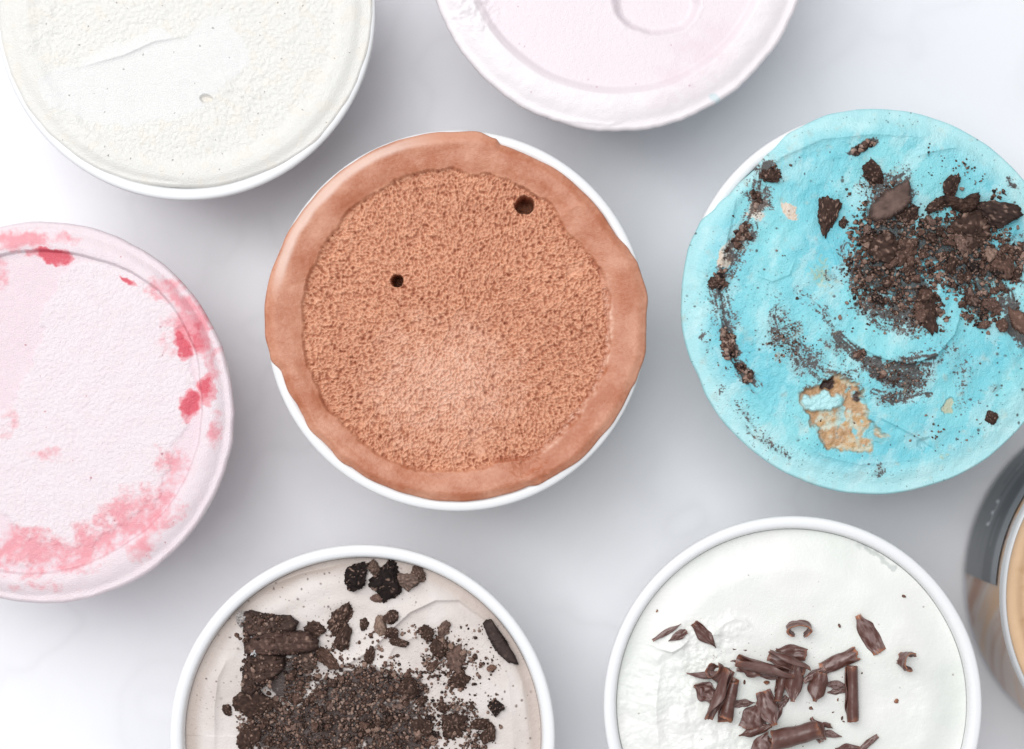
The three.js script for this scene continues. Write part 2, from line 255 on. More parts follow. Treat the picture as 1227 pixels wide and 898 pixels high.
  const cf = (x, z, y) => {
    const r = Math.hypot(x, z);
    let c = mixc(c0, c2, clamp(0.5 + 2.4 * fbm(x * 0.045, z * 0.045, 3, 50))); c = mixc(c, c1, 0.8 * sst(40, 47, r + 3 * fbm(x * 0.1, z * 0.1, 2, 51)) + 0.35 * clamp(2 * fbm(x * 0.16, z * 0.16, 3, 52)));
    const hf = 0.5 + fbm(x * 0.9, z * 0.9, 3, 53), hf2 = 0.5 + 0.9 * fbm(x * 1.5 + 0.6 * z, z * 1.5, 2, 54);
    c = mixc(c, ol, 0.7 * sst(0.5, 0.95, olive(x, z) * 0.75 + hf * 0.62 - 0.1));
    c = mixc(c, mixc(cream, tan, 0.6 * sst(0.45, 0.75, hf2)), sst(0.4, 0.66, biscuit(x, z) * 0.9 + hf * 0.4));
    const milk = sst(0.04, 0.24, fbm((x + 0.5 * z) * 0.17 + 0.4 * hf, (z - 0.5 * x) * 0.07, 4, 69)); c = mixc(c, al(206, 240, 242, 0.98), 0.36 * milk);
    let s = smear(x, z); for (const f of drawn) s = Math.max(s, f(x, z)); if (s > 0.03) { c = mixc(c, al(120, 158, 164), 0.4 * sst(0.12, 0.7, s + 0.4 * fbm(x * 0.25, z * 0.25, 3, 49))); const hf3 = 0.5 + 0.55 * n2(x * 1.3, z * 1.3, 55) + 0.6 * n2(x * 2.6, z * 2.6, 56), k = sst(0.5, 0.64, s * 0.62 + hf3 * 0.58 - 0.05 + 0.35 * fbm(x * 0.35, z * 0.35, 3, 62)); c = mixc(c, mixc(grey, brown, clamp(s * 1.3 - 0.2 + 1.5 * (hf3 - 0.5))), k * 0.92); }
    const h = heap(x, z); if (h > 0) c = mixc(c, mixc(grey, brown, clamp(h * 2)), sst(0.62, 0.8, h * 0.75 + hf * 0.5) * 0.9);
    const p = sst(0.02, 0.36, pit(x, z) + 0.3 * fbm(x * 0.35, z * 0.35, 4, 46)) * clamp(1.15 - 1.0 * sst(-0.05, 0.16, fbm(x * 0.28, z * 0.28, 3, 68)) * sst(-1, 3, x - C(1000, 0)[0]));
    if (p > 0) { const k = sst(-0.05, 0.12, fbm(x * 0.22, z * 0.22, 3, 57) + (x - C(1008, 0)[0]) * 0.02); let q = mixc(mixc(tan, amber, clamp(0.4 + 1.6 * fbm(x * 0.8, z * 0.8, 2, 58))), mixc(mixc(al(226, 208, 172), c1, 0.35), al(216, 172, 120), clamp(0.5 + 2.2 * fbm(x * 0.5, z * 0.5, 3, 59))), k); q = mixc(q, c1, sst(0.1, 0.5, blob(x, z))); c = mixc(c, q, p); c = mixc(c, brown, sst(0.2, 0.6, hollow(x, z))); }
    c = mixc(c, mixc(ol, cream, 0.4), sst(0.1, 0.5, pit2(x, z)) * 0.8);
    const q = dotsMask(x, z); if (q > 0) c = mixc(c, brown, 0.85 * q);
    return c;
  };
  const dotsMask = (x, z) => Math.max(bits(x, z) * sst(0, 0.12, fbm(x * 0.09, z * 0.09, 2, 60)), fine(x, z) * sst(-0.06, 0.1, fbm(x * 0.13, z * 0.13, 2, 61)) * 0.8);
  blue.ice = fill(blue.tub, 500, edge, (x, z) => over(yf0(x, z), x, z), cf, ROUND, creamMaterial(0.36, 0.00022));
}

// --- pale pink with berry patches
{
  const cx = 51, cz = 495;
  const tub = makeTub(cx, cz, 'tub of pale pink strawberry ice cream with red berry patches and a frosted white middle', [0.94, 0.74, 0.78], 1.005, pinkPlastic);
  const edge = (p) => 48.1 + 0.5 * n2(Math.cos(p) * 2.5, Math.sin(p) * 2.5, 4) + 0.25 * n2(Math.cos(p) * 9, Math.sin(p) * 9, 6);
  const inner = table([[-90, 193], [-78, 193], [-45, 200], [-25, 197], [-8, 190], [26, 187], [62, 184], [90, 190], [105, 194], [180, 192], [250, 193]]);
  const grain = patches([[110, 460, 130, 150, 10, 1.4], [80, 560, 120, 100, 0, 1.4], [120, 400, 110, 90, 0, 1.2]], cx, cz), cut = patches([[-10, 400, 62, 110, 14, 3], [30, 345, 40, 28, -10, 1.3]], cx, cz);
  const gp1 = grains(1.0, 14), gp = (x, z) => gp1(x + 0.5 * n2(x * 0.6, z * 0.6, 78), z + 0.5 * n2(x * 0.6, z * 0.6, 79));
  const plate = (x, z) => sst(0.34, 0.5, grain(x, z) * 0.75 - cut(x, z) + 0.26 + 0.5 * fbm(x * 0.12, z * 0.12, 4, 70));
  const yf = (x, z) => {
    const r = Math.hypot(x, z), ri = inner(Math.atan2(z, x)) + 0.25 * n2(x * 0.25, z * 0.25, 71), f = clamp((r - ri) / (47 - ri));
    const band = 0.55 + 1.25 * Math.pow(Math.sin(Math.PI * clamp(0.2 + f * 0.72)), 0.8) - 0.9 * f * f + 0.35 * fbm(x * 0.14, z * 0.14, 3, 72) + 0.05 * fbm(x * 0.9, z * 0.9, 2, 73);
    const p = plate(x, z), g = Math.abs(n2(x * 0.62, z * 0.62, 74)) * 0.8 + Math.abs(n2(x * 1.3, z * 1.3, 75)) * 0.6;
    const mid = 0.0 + p * (0.25 + 0.05 * g + 0.05 * gp(x, z) + 0.24 * fbm(x * 1.25, z * 1.25, 4, 87)) + 0.4 * fbm(x * 0.06, z * 0.06, 3, 76) + (1 - p) * 0.1 * fbm(x * 0.5, z * 0.5, 3, 77) - 0.1 * sst(2.2, 0.2, ri - r);
    return over(lerp(mid, band, sst(-0.15, 0.4, r - ri)), x, z);
  };
  const red = patches([[60, 308, 34, 8, 5, 1.6], [153, 337, 13, 5, 30, 1.2], [218, 413, 9, 22, -10, 1.6], [227, 487, 14, 22, 15, 1.5], [248, 468, 12, 22, 0, 1.3], [236, 402, 18, 26, -25, 0.95]], cx, cz);
  const rosy = patches([[20, 290, 60, 16, -2, 1.1], [75, 286, 30, 12, 8, 0.9], [188, 346, 20, 16, 30, 0.9], [232, 388, 24, 60, -25, 1.3], [205, 352, 18, 26, -45, 0.8], [254, 440, 12, 30, -8, 0.9], [205, 400, 30, 40, 0, 0.45], [258, 515, 12, 32, 8, 0.8], [158, 615, 60, 40, -30, 0.95], [120, 640, 60, 30, -20, 0.9], [195, 592, 26, 26, 0, 0.9], [33, 660, 70, 34, 0, 1.1], [80, 665, 60, 30, 0, 0.8], [205, 618, 30, 16, -40, 0.8], [172, 655, 28, 18, -40, 0.9], [60, 702, 60, 12, 0, 0.5], [5, 505, 24, 26, 0, 0.5], [58, 545, 50, 9, 5, 0.45], [0, 330, 16, 30, 0, 0.6], [205, 560, 34, 34, 0, 0.6]], cx, cz);
  const cW = al(250, 238, 242, 0.93), cP = al(249, 228, 235, 0.93), cR = al(243, 158, 168, 0.97), cD = al(226, 84, 102, 0.97), seed = dots(5, 0.08, 0.15, 0.3, 9);
  const cf = (x, z, y) => {
    const r = Math.hypot(x, z), n = fbm(x * 0.22, z * 0.22, 4, 80), h = fbm(x * 0.9, z * 0.9, 2, 81);
    let c = mixc(cP, cW, clamp(0.85 * plate(x, z) * sst(43, 40, r) + 0.55 * sst(39, 43, r) + n * 0.6));
    const k = rosy(x, z); c = mixc(c, cR, 0.92 * sst(0.08, 1.15, k * 1.0 + n * 1.3 + h * 0.55) * sst(0, 0.4, k));
    const d = red(x, z); c = mixc(c, cR, 0.8 * sst(0.0, 0.5, d)); c = mixc(c, cD, 0.92 * sst(0.3, 1.0, d * 0.85 + n * 1.0 + h * 0.5) * sst(0.05, 0.5, d));
    return mixc(c, al(190, 100, 110), 0.7 * seed(x, z));
  };
  fill(tub, 420, edge, yf, cf, LIP, creamMaterial(0.38, 0.00025));
}

// --- vanilla
{
  const cx = 222, cz = 12;
  const tub = makeTub(cx, cz, 'tub of white vanilla ice cream with tiny dark specks and a slick smooth patch', [0.91, 0.9, 0.91], 1.003);
  const outer = table([[0, 221], [40, 219], [70, 212], [95, 209], [120, 214], [145, 219], [180, 221], [270, 221]]);
  const edge = (p) => outer(p) + 0.3 * n2(Math.cos(p) * 6, Math.sin(p) * 6, 8);
  const slick = patches([[180, 95, 130, 62, -14, 1.6], [250, 70, 70, 50, -20, 1.4], [110, 115, 80, 40, 20, 1.2], [260, 20, 50, 50, 0, 0.6]], cx, cz), hole = patches([[248, 119, 8, 6]], cx, cz, 0.4);
  const lumps = patches([[50, 35, 34, 40, 0, 1], [90, 150, 60, 22, 40, 0.8], [285, 110, 60, 40, -50, 0.8]], cx, cz);
  const smooth = (x, z) => sst(0.42, 0.56, slick(x, z) * 0.7 + 0.55 * fbm(x * 0.1, z * 0.1, 4, 90) + 0.1);
  const gv1 = grains(1.1, 24), gv = (x, z) => gv1(x + 0.6 * n2(x * 0.6, z * 0.6, 97), z + 0.6 * n2(x * 0.6, z * 0.6, 98));
  const groove = ridge(stroke([[100, 80], [150, 66], [185, 50], [230, 42]], cx, cz), 0.5, 0.4, 2.5), fissure = ridge(stroke([[70, 175], [110, 200], [160, 214], [212, 218]], cx, cz), -0.9, 0.5, 0.9);
  const yf = (x, z) => {
    const r = Math.hypot(x, z), s = smooth(x, z) * sst(42, 38, r), g = Math.abs(n2(x * 0.55, z * 0.55, 91)) * 0.8 + Math.abs(n2(x * 1.2, z * 1.2, 92)) * 0.55, b = sst(37.5, 41, r + 0.8 * n2(x * 0.2, z * 0.2, 93));
    return over(lerp(0.3 + (1 - s) * (0.2 + 0.1 * g + 0.12 * gv(x, z) + 0.3 * fbm(x * 1.1, z * 1.1, 3, 99)) + s * 0.35, 1.15 + 0.06 * g, b) + 0.5 * fbm(x * 0.06, z * 0.06, 3, 94) + groove(x, z) + fissure(x, z) + lumps(x, z) * 0.9 * fbm(x * 0.3, z * 0.3, 3, 95) - 1.1 * sst(42.5, 46.5, r) - 0.9 * sst(0.1, 0.6, hole(x, z)), x, z);
  };
  const speck = dots(3.4, 0.22, 0.1, 0.24, 12), c0 = al(249, 247, 242, 0.88), c1 = al(249, 248, 246, 0.89), c2 = al(242, 234, 222, 0.97);
  const cf = (x, z, y) => { const s = smooth(x, z), n = fbm(x * 0.25, z * 0.25, 4, 96); let c = mixc(c0, c1, s); c = mixc(c, c2, clamp(0.4 * (1 - s) * sst(0.02, 0.2, n) + 0.8 * hole(x, z))); return mixc(c, al(96, 88, 80), 0.8 * speck(x, z)); };
  fill(tub, 330, edge, yf, cf, LIP, creamMaterial(0.34, 0.0002));
}

// --- pale pink, smooth, with a scooped dent
{
  const cx = 738, cz = -71;
  const tub = makeTub(cx, cz, 'tub of smooth very pale pink ice cream with one shallow round dent', [0.92, 0.82, 0.86]);
  const outer = table([[0, 227], [60, 226], [90, 225], [120, 225], [150, 224], [180, 226]]);
  const edge = (p) => outer(p) + 0.3 * n2(Math.cos(p) * 5, Math.sin(p) * 5, 11) + 0.2 * n2(Math.cos(p) * 19, Math.sin(p) * 19, 12);
  const dent = patches([[786, 2, 58, 44, 6]], cx, cz, 0.25), fray = patches([[566, 14, 34, 34, 30]], cx, cz), ridges = [ridge(stroke([[640, 140], [690, 146], [730, 150], [745, 146]], cx, cz), 0.4, 0.3, 1)];
  const yf = (x, z) => {
    const r = Math.hypot(x, z), ri = 39.3 + 0.4 * n2(x * 0.08, z * 0.08, 100), f = clamp((r - ri) / (47.2 - ri));
    const band = 1.5 - 1.5 * f * f * f + 0.35 * fbm(x * 0.12, z * 0.12, 3, 101) + 0.08 * fbm(x * 0.7, z * 0.7, 3, 102);
    const mid = 0.05 + 0.95 * sst(1.7, 0.1, ri - r) + 0.25 * fbm(x * 0.05, z * 0.05, 2, 103) + 0.03 * n2(x * 1.2, z * 1.2, 104) - 2.0 * sst(0.02, 0.5, dent(x, z)) + 0.7 * sst(0, 0.3, dent(x, z)) * sst(0.4, 0.1, dent(x, z));
    return over(lerp(mid, band, sst(-0.2, 0.4, r - ri)), x, z) + fray(x, z) * 1.3 * fbm(x * 0.45, z * 0.45, 3, 105) + ridges[0](x, z);
  };
  const speck = dots(2.6, 0.15, 0.1, 0.24, 15), dotty = patches([[640, 30, 60, 60, 0, 0.6], [815, 75, 60, 40, -40, 1], [690, 105, 90, 20, 0, 0.9], [880, 60, 16, 10, 0, 1]], cx, cz), cyan = patches([[857, 117, 8, 9, -40]], cx, cz), bloom = patches([[830, 75, 80, 40, -45]], cx, cz);
  const c0 = al(243, 231, 236, 0.94), c1 = al(249, 241, 244, 0.94), c2 = al(240, 214, 222);
  const cf = (x, z) => { const r = Math.hypot(x, z); let c = mixc(c0, c1, sst(38.6, 40.4, r)); c = mixc(c, c2, 0.55 * bloom(x, z) * clamp(0.6 + 2 * fbm(x * 0.2, z * 0.2, 3, 106))); c = mixc(c, al(206, 160, 172), 0.8 * speck(x, z) * sst(0, 0.5, dotty(x, z))); return mixc(c, al(170, 226, 230), 0.4 * sst(0.1, 0.7, cyan(x, z) + 0.4 * n2(x, z, 107))); };
  fill(tub, 260, edge, yf, cf, LIP, creamMaterial(0.36, 0.0001));
}

// --- cookies and cream, sunk below its rim
const cookie = { cx: 434, cz: 884.5 };
{
  const { cx, cz } = cookie;
  cookie.tub = makeTub(cx, cz, 'tub of greyish cookies and cream ice cream heaped with dark crushed cookie', [0.84, 0.8, 0.8], 1.018);
  const ridges = [
    ridge(stroke([[392, 806], [420, 797], [445, 782], [466, 760], [490, 738], [520, 724], [548, 724], [566, 738]], cx, cz), 1.0, 0.35, 3.2),
    ridge(stroke([[242, 775], [270, 742], [310, 712], [360, 692], [400, 684]], cx, cz), 0.8, 1.0, 1.3),
    ridge(stroke([[258, 898], [258, 850], [262, 815], [272, 795]], cx, cz), 0.9, 1.0, 1.5),
    ridge(stroke([[566, 730], [600, 770], [622, 820], [632, 898]], cx, cz), 0.6, 1.6, 1.6),
    ridge(stroke([[590, 780], [606, 820], [612, 898]], cx, cz), 0.35, 1.0, 1.4),
    ridge(stroke([[455, 810], [470, 780], [500, 765], [520, 775]], cx, cz), 0.4, 0.5, 2),
  ];
  cookie.h = (x, z) => {
    const r = Math.hypot(x, z), a = Math.atan2(z, x);
    let y = -4.2 + 0.7 * sst(44, 38, r) + 0.7 * fbm(x * 0.05, z * 0.05, 3, 110) + 0.25 * n2((r + 2 * a) * 0.3, a * 2, 111);
    for (const f of ridges) y += f(x, z);
    return y + 0.05 * fbm(x * 0.7, z * 0.7, 3, 112) + 0.02 * n2(x * 2, z * 2, 113);
  };
  const heap = cookie.heap = patches([[395, 872, 108, 50, -6, 0.95], [430, 830, 80, 34, -10], [345, 815, 40, 40, 30], [330, 875, 50, 40], [470, 880, 60, 50], [492, 830, 22, 22], [520, 795, 24, 20, 40, 0.42], [530, 772, 22, 22, 0, 0.4], [547, 805, 16, 36, 15, 0.45], [548, 862, 24, 28, 0, 0.5], [520, 852, 24, 26, 0, 0.3], [565, 890, 18, 20, 0, 0.3]], cx, cz);
  const dust = patches([[440, 690, 60, 30, 0, 0.6], [480, 735, 40, 40, 0, 0.5], [400, 750, 60, 34, 0, 0.6], [330, 800, 80, 90, 0, 0.6], [300, 740, 60, 30, -40, 0.4], [540, 800, 60, 70, 0, 0.7], [250, 860, 30, 60, 0, 0.4], [600, 790, 50, 70, 0, 0.35], [420, 790, 34, 16, -25, 0.9]], cx, cz);
  const bits = dots(1.9, 0.42, 0.1, 0.34, 21), fine = dots(0.95, 0.42, 0.08, 0.2, 22), bitMask = (x, z) => Math.max(bits(x, z) * sst(-0.1, 0.15, fbm(x * 0.1, z * 0.1, 2, 114) + 0.12 * dust(x, z)), fine(x, z) * sst(0.1, 0.7, dust(x, z) + 0.4 * fbm(x * 0.2, z * 0.2, 2, 115)));
  const c0 = al(221, 209, 203, 0.93), c1 = al(231, 222, 217, 0.95), c2 = al(205, 188, 178), brown = al(62, 38, 29), tan = al(142, 106, 92);
  const cf = (x, z, y) => {
    const r = Math.hypot(x, z); let c = mixc(c0, c1, clamp(0.5 + 1.8 * fbm(x * 0.08, z * 0.08, 3, 116))); c = mixc(c, c2, 0.85 * sst(40.5, 43.8, r + 0.8 * fbm(x * 0.1, z * 0.1, 2, 117)));
    const h = heap(x, z), n = 0.5 + fbm(x * 0.5, z * 0.5, 3, 118); if (h > 0) c = mixc(c, mixc(tan, brown, clamp(h * 2.4 + n - 0.6)), sst(0.6, 0.8, h * 0.9 + n * 0.5));
    return mixc(c, mixc(brown, tan, clamp(0.3 + fbm(x, z, 1, 119))), 0.85 * bitMask(x, z));
  };
  fill(cookie.tub, 400, () => 45.3, (x, z) => cookie.h(x, z), cf, INNER, creamMaterial(0.4, 0.0001));
}

// --- white with chocolate curls
const mint = { cx: 950.5, cz: 846 };
{
  const { cx, cz } = mint;
  mint.tub = makeTub(cx, cz, 'white tub of creamy white ice cream topped with chocolate curls', [0.9, 0.91, 0.9]);
  const lumpy = patches([[830, 800, 70, 60, 30, 1], [800, 850, 80, 80, 0, 1], [860, 880, 80, 40, 0, 1], [850, 762, 60, 26, -10, 1.1], [1100, 840, 70, 120, 0, 0.22], [880, 875, 40, 30, 0, 0.8]], cx, cz);
  const ridges = [ridge(stroke([[902, 752], [893, 744], [880, 742], [868, 748], [852, 762], [862, 776]], cx, cz), 0.7, 0.4, 1.6), ridge(stroke([[788, 778], [806, 783], [818, 776], [826, 768]], cx, cz), 1.0, 0.3, 1.6), ridge(stroke([[880, 858], [904, 870], [910, 890]], cx, cz), 0.6, 0.4, 2), ridge(stroke([[790, 898], [786, 850], [792, 800]], cx, cz), 0.7, 1.0, 1.8)];
  mint.h = (x, z) => {
    const r = Math.hypot(x, z), a = Math.atan2(z, x);
    let y = -3.4 + 1.5 * sst(44, 34, r) + 0.9 * fbm(x * 0.05, z * 0.05, 3, 120);
    for (const f of ridges) y += f(x, z);
    const l = lumpy(x, z); if (l > 0) y += l * (1.3 * fbm(x * 0.16, z * 0.16, 4, 121) + 0.3 * Math.abs(n2(x * 0.4, z * 0.4, 122)) + 0.12 * Math.abs(n2(x * 0.9, z * 0.9, 125)));
    return y + 0.02 * n2(x * 1.3, z * 1.3, 123);
  };
  const smudge = patches([[1052, 665, 34, 6, 30, 1], [1072, 680, 8, 4, 30, 1.6]], cx, cz), speck = dots(4.5, 0.12, 0.1, 0.28, 25);
  const c0 = al(250, 250, 246, 0.92), c1 = al(243, 246, 240, 0.91);
  const cf = (x, z) => { let c = mixc(c0, c1, clamp(0.4 + 2 * fbm(x * 0.05, z * 0.05, 2, 124))); c = mixc(c, al(170, 178, 176), 0.5 * sst(0.2, 0.9, smudge(x, z) + 0.3 * n2(x * 0.6, z * 0.6, 126))); return mixc(c, al(120, 96, 92), 0.6 * speck(x, z)); };
  fill(mint.tub, 360, () => 45.3, (x, z) => mint.h(x, z), cf, INNER, creamMaterial(0.36, 0.00006));
}

// --- the clear cup at the side: caramel ice cream seen through its wall, dark label round it
{
  const px = 1429, py = 716, t = new THREE.Group(); t.name = numbered('ice_cream_cup'); const [x, z] = spot(px, py); t.position.set(x, 0, z); scene.add(t);
  tag(t, 'clear plastic cup of tan caramel ice cream with a dark grey label round its side', 'ice cream cup');
  const clear = new THREE.MeshPhysicalMaterial({ color: new THREE.Color().setRGB(0.95, 0.95, 0.96), roughness: 0.08, transmission: 1, thickness: 0, ior: 1.45, specularIntensity: 0.2 });
  mesh('cup_wall', lathe([[0.01, 0.3], [47.5, 0.3], [49.3, 1.6], [49.0, 36], [48.4, 49.5]], 200), clear, t);
  mesh('rim', lathe([[47.6, 50.2], [48.5, 49.8], [48.85, 51], [48.8, 54.2], [48.2, 55], [47.9, 55], [47.6, 54.2], [47.6, 50.2]], 200), new THREE.MeshPhysicalMaterial({ color: new THREE.Color().setRGB(0.86, 0.88, 0.9), roughness: 0.2, transmission: 0.4, thickness: 0 }), t);
  const g = lathe([[46, 1.6], [48.3, 3], ...Array.from({ length: 40 }, (_, i) => [48.65 - Math.max(0, i - 26) * 0.045, 4 + i * 1.19])], 220), p = g.attributes.position, col = [];
  const a = al(236, 196, 158), b = al(232, 216, 204), c = al(196, 138, 98);
  for (let i = 0; i < p.count; i++) { const th = Math.atan2(p.getZ(i), p.getX(i)), y = p.getY(i) * 1000, n = fbm(Math.cos(th) * 5 + y * 0.02, Math.sin(th) * 5 + y * 0.045, 4, 130); col.push(...(n > 0 ? mixc(b, c, clamp(n * 5 - 0.25)) : mixc(b, a, clamp(-n * 4)))); }
  g.setAttribute('color', new THREE.Float32BufferAttribute(col, 3));
  const ice = mesh('ice_cream', mergeGeometries([g, discGeometry(150, () => 47.55, (u, v) => 50.4 + 0.8 * fbm(u * 0.1, v * 0.1, 3, 131) + 0.35 * Math.abs(n2(u * 0.8, v * 0.8, 132)) * sst(43, 39, Math.hypot(u, v)) + 1.6 * sst(42, 45, Math.hypot(u, v)), (u, v) => mixc(al(238, 200, 160), al(206, 158, 112), clamp(1.2 - (Math.hypot(u, v) - 38) * 0.22 + 1.2 * fbm(u * 0.3, v * 0.3, 3, 133))), INNER)].map((q) => { q = q.index ? q.toNonIndexed() : q; return q; })), creamMaterial(0.5, 0.0001), t);
  // label: a sheet wrapped on the wall; its print is small pale marks on dark grey
  const cv = document.createElement('canvas'); cv.width = 1024; cv.height = 512; const k = cv.getContext('2d');
  k.fillStyle = '#5c6064'; k.fillRect(0, 0, 1024, 512); k.fillStyle = '#3f4347'; k.fillRect(0, 300, 1024, 120); k.fillStyle = '#7b8085'; k.fillRect(0, 440, 1024, 72);
  for (let i = 0; i < 26; i++) { k.fillStyle = ['#74787c', '#3b3e42', '#53575b'][i % 3]; k.fillRect((i * 173) % 1024, (i * 67) % 470, 40 + (i * 29) % 110, 14 + (i * 11) % 40); }
  k.strokeStyle = '#c9ccd0'; k.lineWidth = 9; k.lineCap = 'round';
  k.beginPath(); k.moveTo(830, 200); k.lineTo(830, 230); k.arc(845, 232, 15, Math.PI, 0, true); k.lineTo(860, 205); k.moveTo(860, 232); k.arc(875, 232, 15, Math.PI, 0, true); k.lineTo(890, 205); k.stroke();
  k.lineWidth = 6; for (let i = 0; i < 9; i++) { k.beginPath(); k.moveTo(300 + i * 52, 190 + (i % 2) * 8); k.lineTo(322 + i * 52, 205 - (i % 3) * 6); k.stroke(); }
  const tex = new THREE.CanvasTexture(cv); tex.colorSpace = THREE.SRGBColorSpace;
  const th0 = -Math.PI * 0.985, th1 = -Math.PI * 0.25, nu = 140, nv = 16, pos = [], uv = [], idx = [];
  for (let s = 0; s < 2; s++) for (let j = 0; j <= nv; j++) for (let i = 0; i <= nu; i++) { const th = lerp(th0, th1, i / nu), y = lerp(6, 46, j / nv), R = (49.25 - (y > 28 ? (y - 28) * 0.028 : 0) + s * 0.14) / 1000; pos.push(R * Math.cos(th), y / 1000, R * Math.sin(th)); uv.push(1 - i / nu, 1 - j / nv); }
  const M = (nu + 1) * (nv + 1); for (let s = 0; s < 2; s++) for (let j = 0; j < nv; j++) for (let i = 0; i < nu; i++) { const q = s * M + j * (nu + 1) + i, r = q + nu + 1; if (s) idx.push(q, r, q + 1, q + 1, r, r + 1); else idx.push(q, q + 1, r, q + 1, r + 1, r); }
  for (let i = 0; i < nu; i++) { const q = nv * (nu + 1) + i; idx.push(q, q + 1, q + M, q + 1, q + 1 + M, q + M, i, i + M, i + 1, i + 1, i + M, i + 1 + M); }
  const lg = new THREE.BufferGeometry(); lg.setAttribute('position', new THREE.Float32BufferAttribute(pos, 3)); lg.setAttribute('uv', new THREE.Float32BufferAttribute(uv, 2)); lg.setIndex(idx); lg.computeVertexNormals();
  mesh('label', lg, new THREE.MeshPhysicalMaterial({ map: tex, roughness: 0.35, side: THREE.DoubleSide }), t);
}

// ---------------------------------------------------------------- cookie pieces
const crumbMaterial = new THREE.MeshPhysicalMaterial({ vertexColors: true, roughness: 0.75, specularIntensity: 0.35 });
const DARK = [0.062, 0.034, 0.026], BROWN = [0.125, 0.070, 0.053], LIGHT = [0.31, 0.20, 0.158], BLACK = [0.018, 0.011, 0.010];
function lump(detail, seed, rough, tone = DARK, fleck = LIGHT, flecks = 0.2) {
  let g = new THREE.IcosahedronGeometry(1, detail); g.deleteAttribute('uv'); g.deleteAttribute('normal'); g = mergeVertices(g, 1e-4);
  const p = g.attributes.position, col = [], rr = rng(seed * 131 + 7), planes = Array.from({ length: 11 }, () => { const v = new THREE.Vector3(rr() - 0.5, rr() - 0.5, rr() - 0.5).normalize(); return [v.x, v.y, v.z, 0.62 + 0.36 * rr()]; });
  for (let i = 0; i < p.count; i++) {
    const x = p.getX(i), y = p.getY(i), z = p.getZ(i), N = (f, s) => perlin.noise(x * f + seed * 7.1, y * f + s * 3.7, z * f - seed * 2.3);
    let k = 1.25; for (const [a, b, c, d] of planes) { const q = x * a + y * b + z * c; if (q > 0.05) k = Math.min(k, d / q); }
    k *= 1.12; k *= 1 + 0.25 * N(1.3, 1) + rough * 0.8 * (0.45 * (Math.abs(N(2.7, 2)) * 1.7 - 0.35) + 0.34 * (Math.abs(N(6, 3)) * 1.6 - 0.3) + 0.16 * N(13, 4));
    p.setXYZ(i, x * k, y * k * 0.85, z * k);
    const f = sst(0.18, 0.42, N(4.5, 5) + 0.3 * N(11, 6) + flecks - 0.2), v = 0.8 + 0.7 * N(5, 7);
    col.push(...mixc(tone, fleck, clamp(f)).map((q) => q * clamp(v, 0.4, 1.5)));
  }
  g.setAttribute('color', new THREE.Float32BufferAttribute(col, 3)); g.computeVertexNormals(); return g;
}
function toneOf(g, c, k = 1) { const q = g.clone(), a = q.attributes.color; for (let i = 0; i < a.count; i++) a.setXYZ(i, lerp(a.getX(i), c[0], k), lerp(a.getY(i), c[1], k), lerp(a.getZ(i), c[2], k)); return q; }
// metre position on an ice cream's surface for a photo point
function onto(s, px, py, lift) { const x = (px - s.cx) / MM, z = (py - s.cz) / MM; return [s.tub.position.x + x / 1000, RIM + (s.h(x, z) + lift) / 1000, s.tub.position.z + z / 1000]; }
// irregular broken nugget: [px, py], full width and depth in px, turn in degrees, height in mm
function nugget(s, name, px, py, w, d, turn, hgt, seed, label, category, o = {}) {
  const g = lump(o.detail ?? 13, seed, o.rough ?? 0.55, o.tone ?? DARK, o.fleck ?? LIGHT, o.flecks ?? 0.1);
  g.scale(w / MM / 2000, hgt / 2000, d / MM / 2000);
  const m = mesh(name, g, crumbMaterial); m.position.set(...onto(s, px, py, hgt * (o.rise ?? 0.22))); m.rotation.set(o.tiltX ?? 0, -turn * D2R, o.tiltZ ?? 0);
  return tag(m, label, category);
}
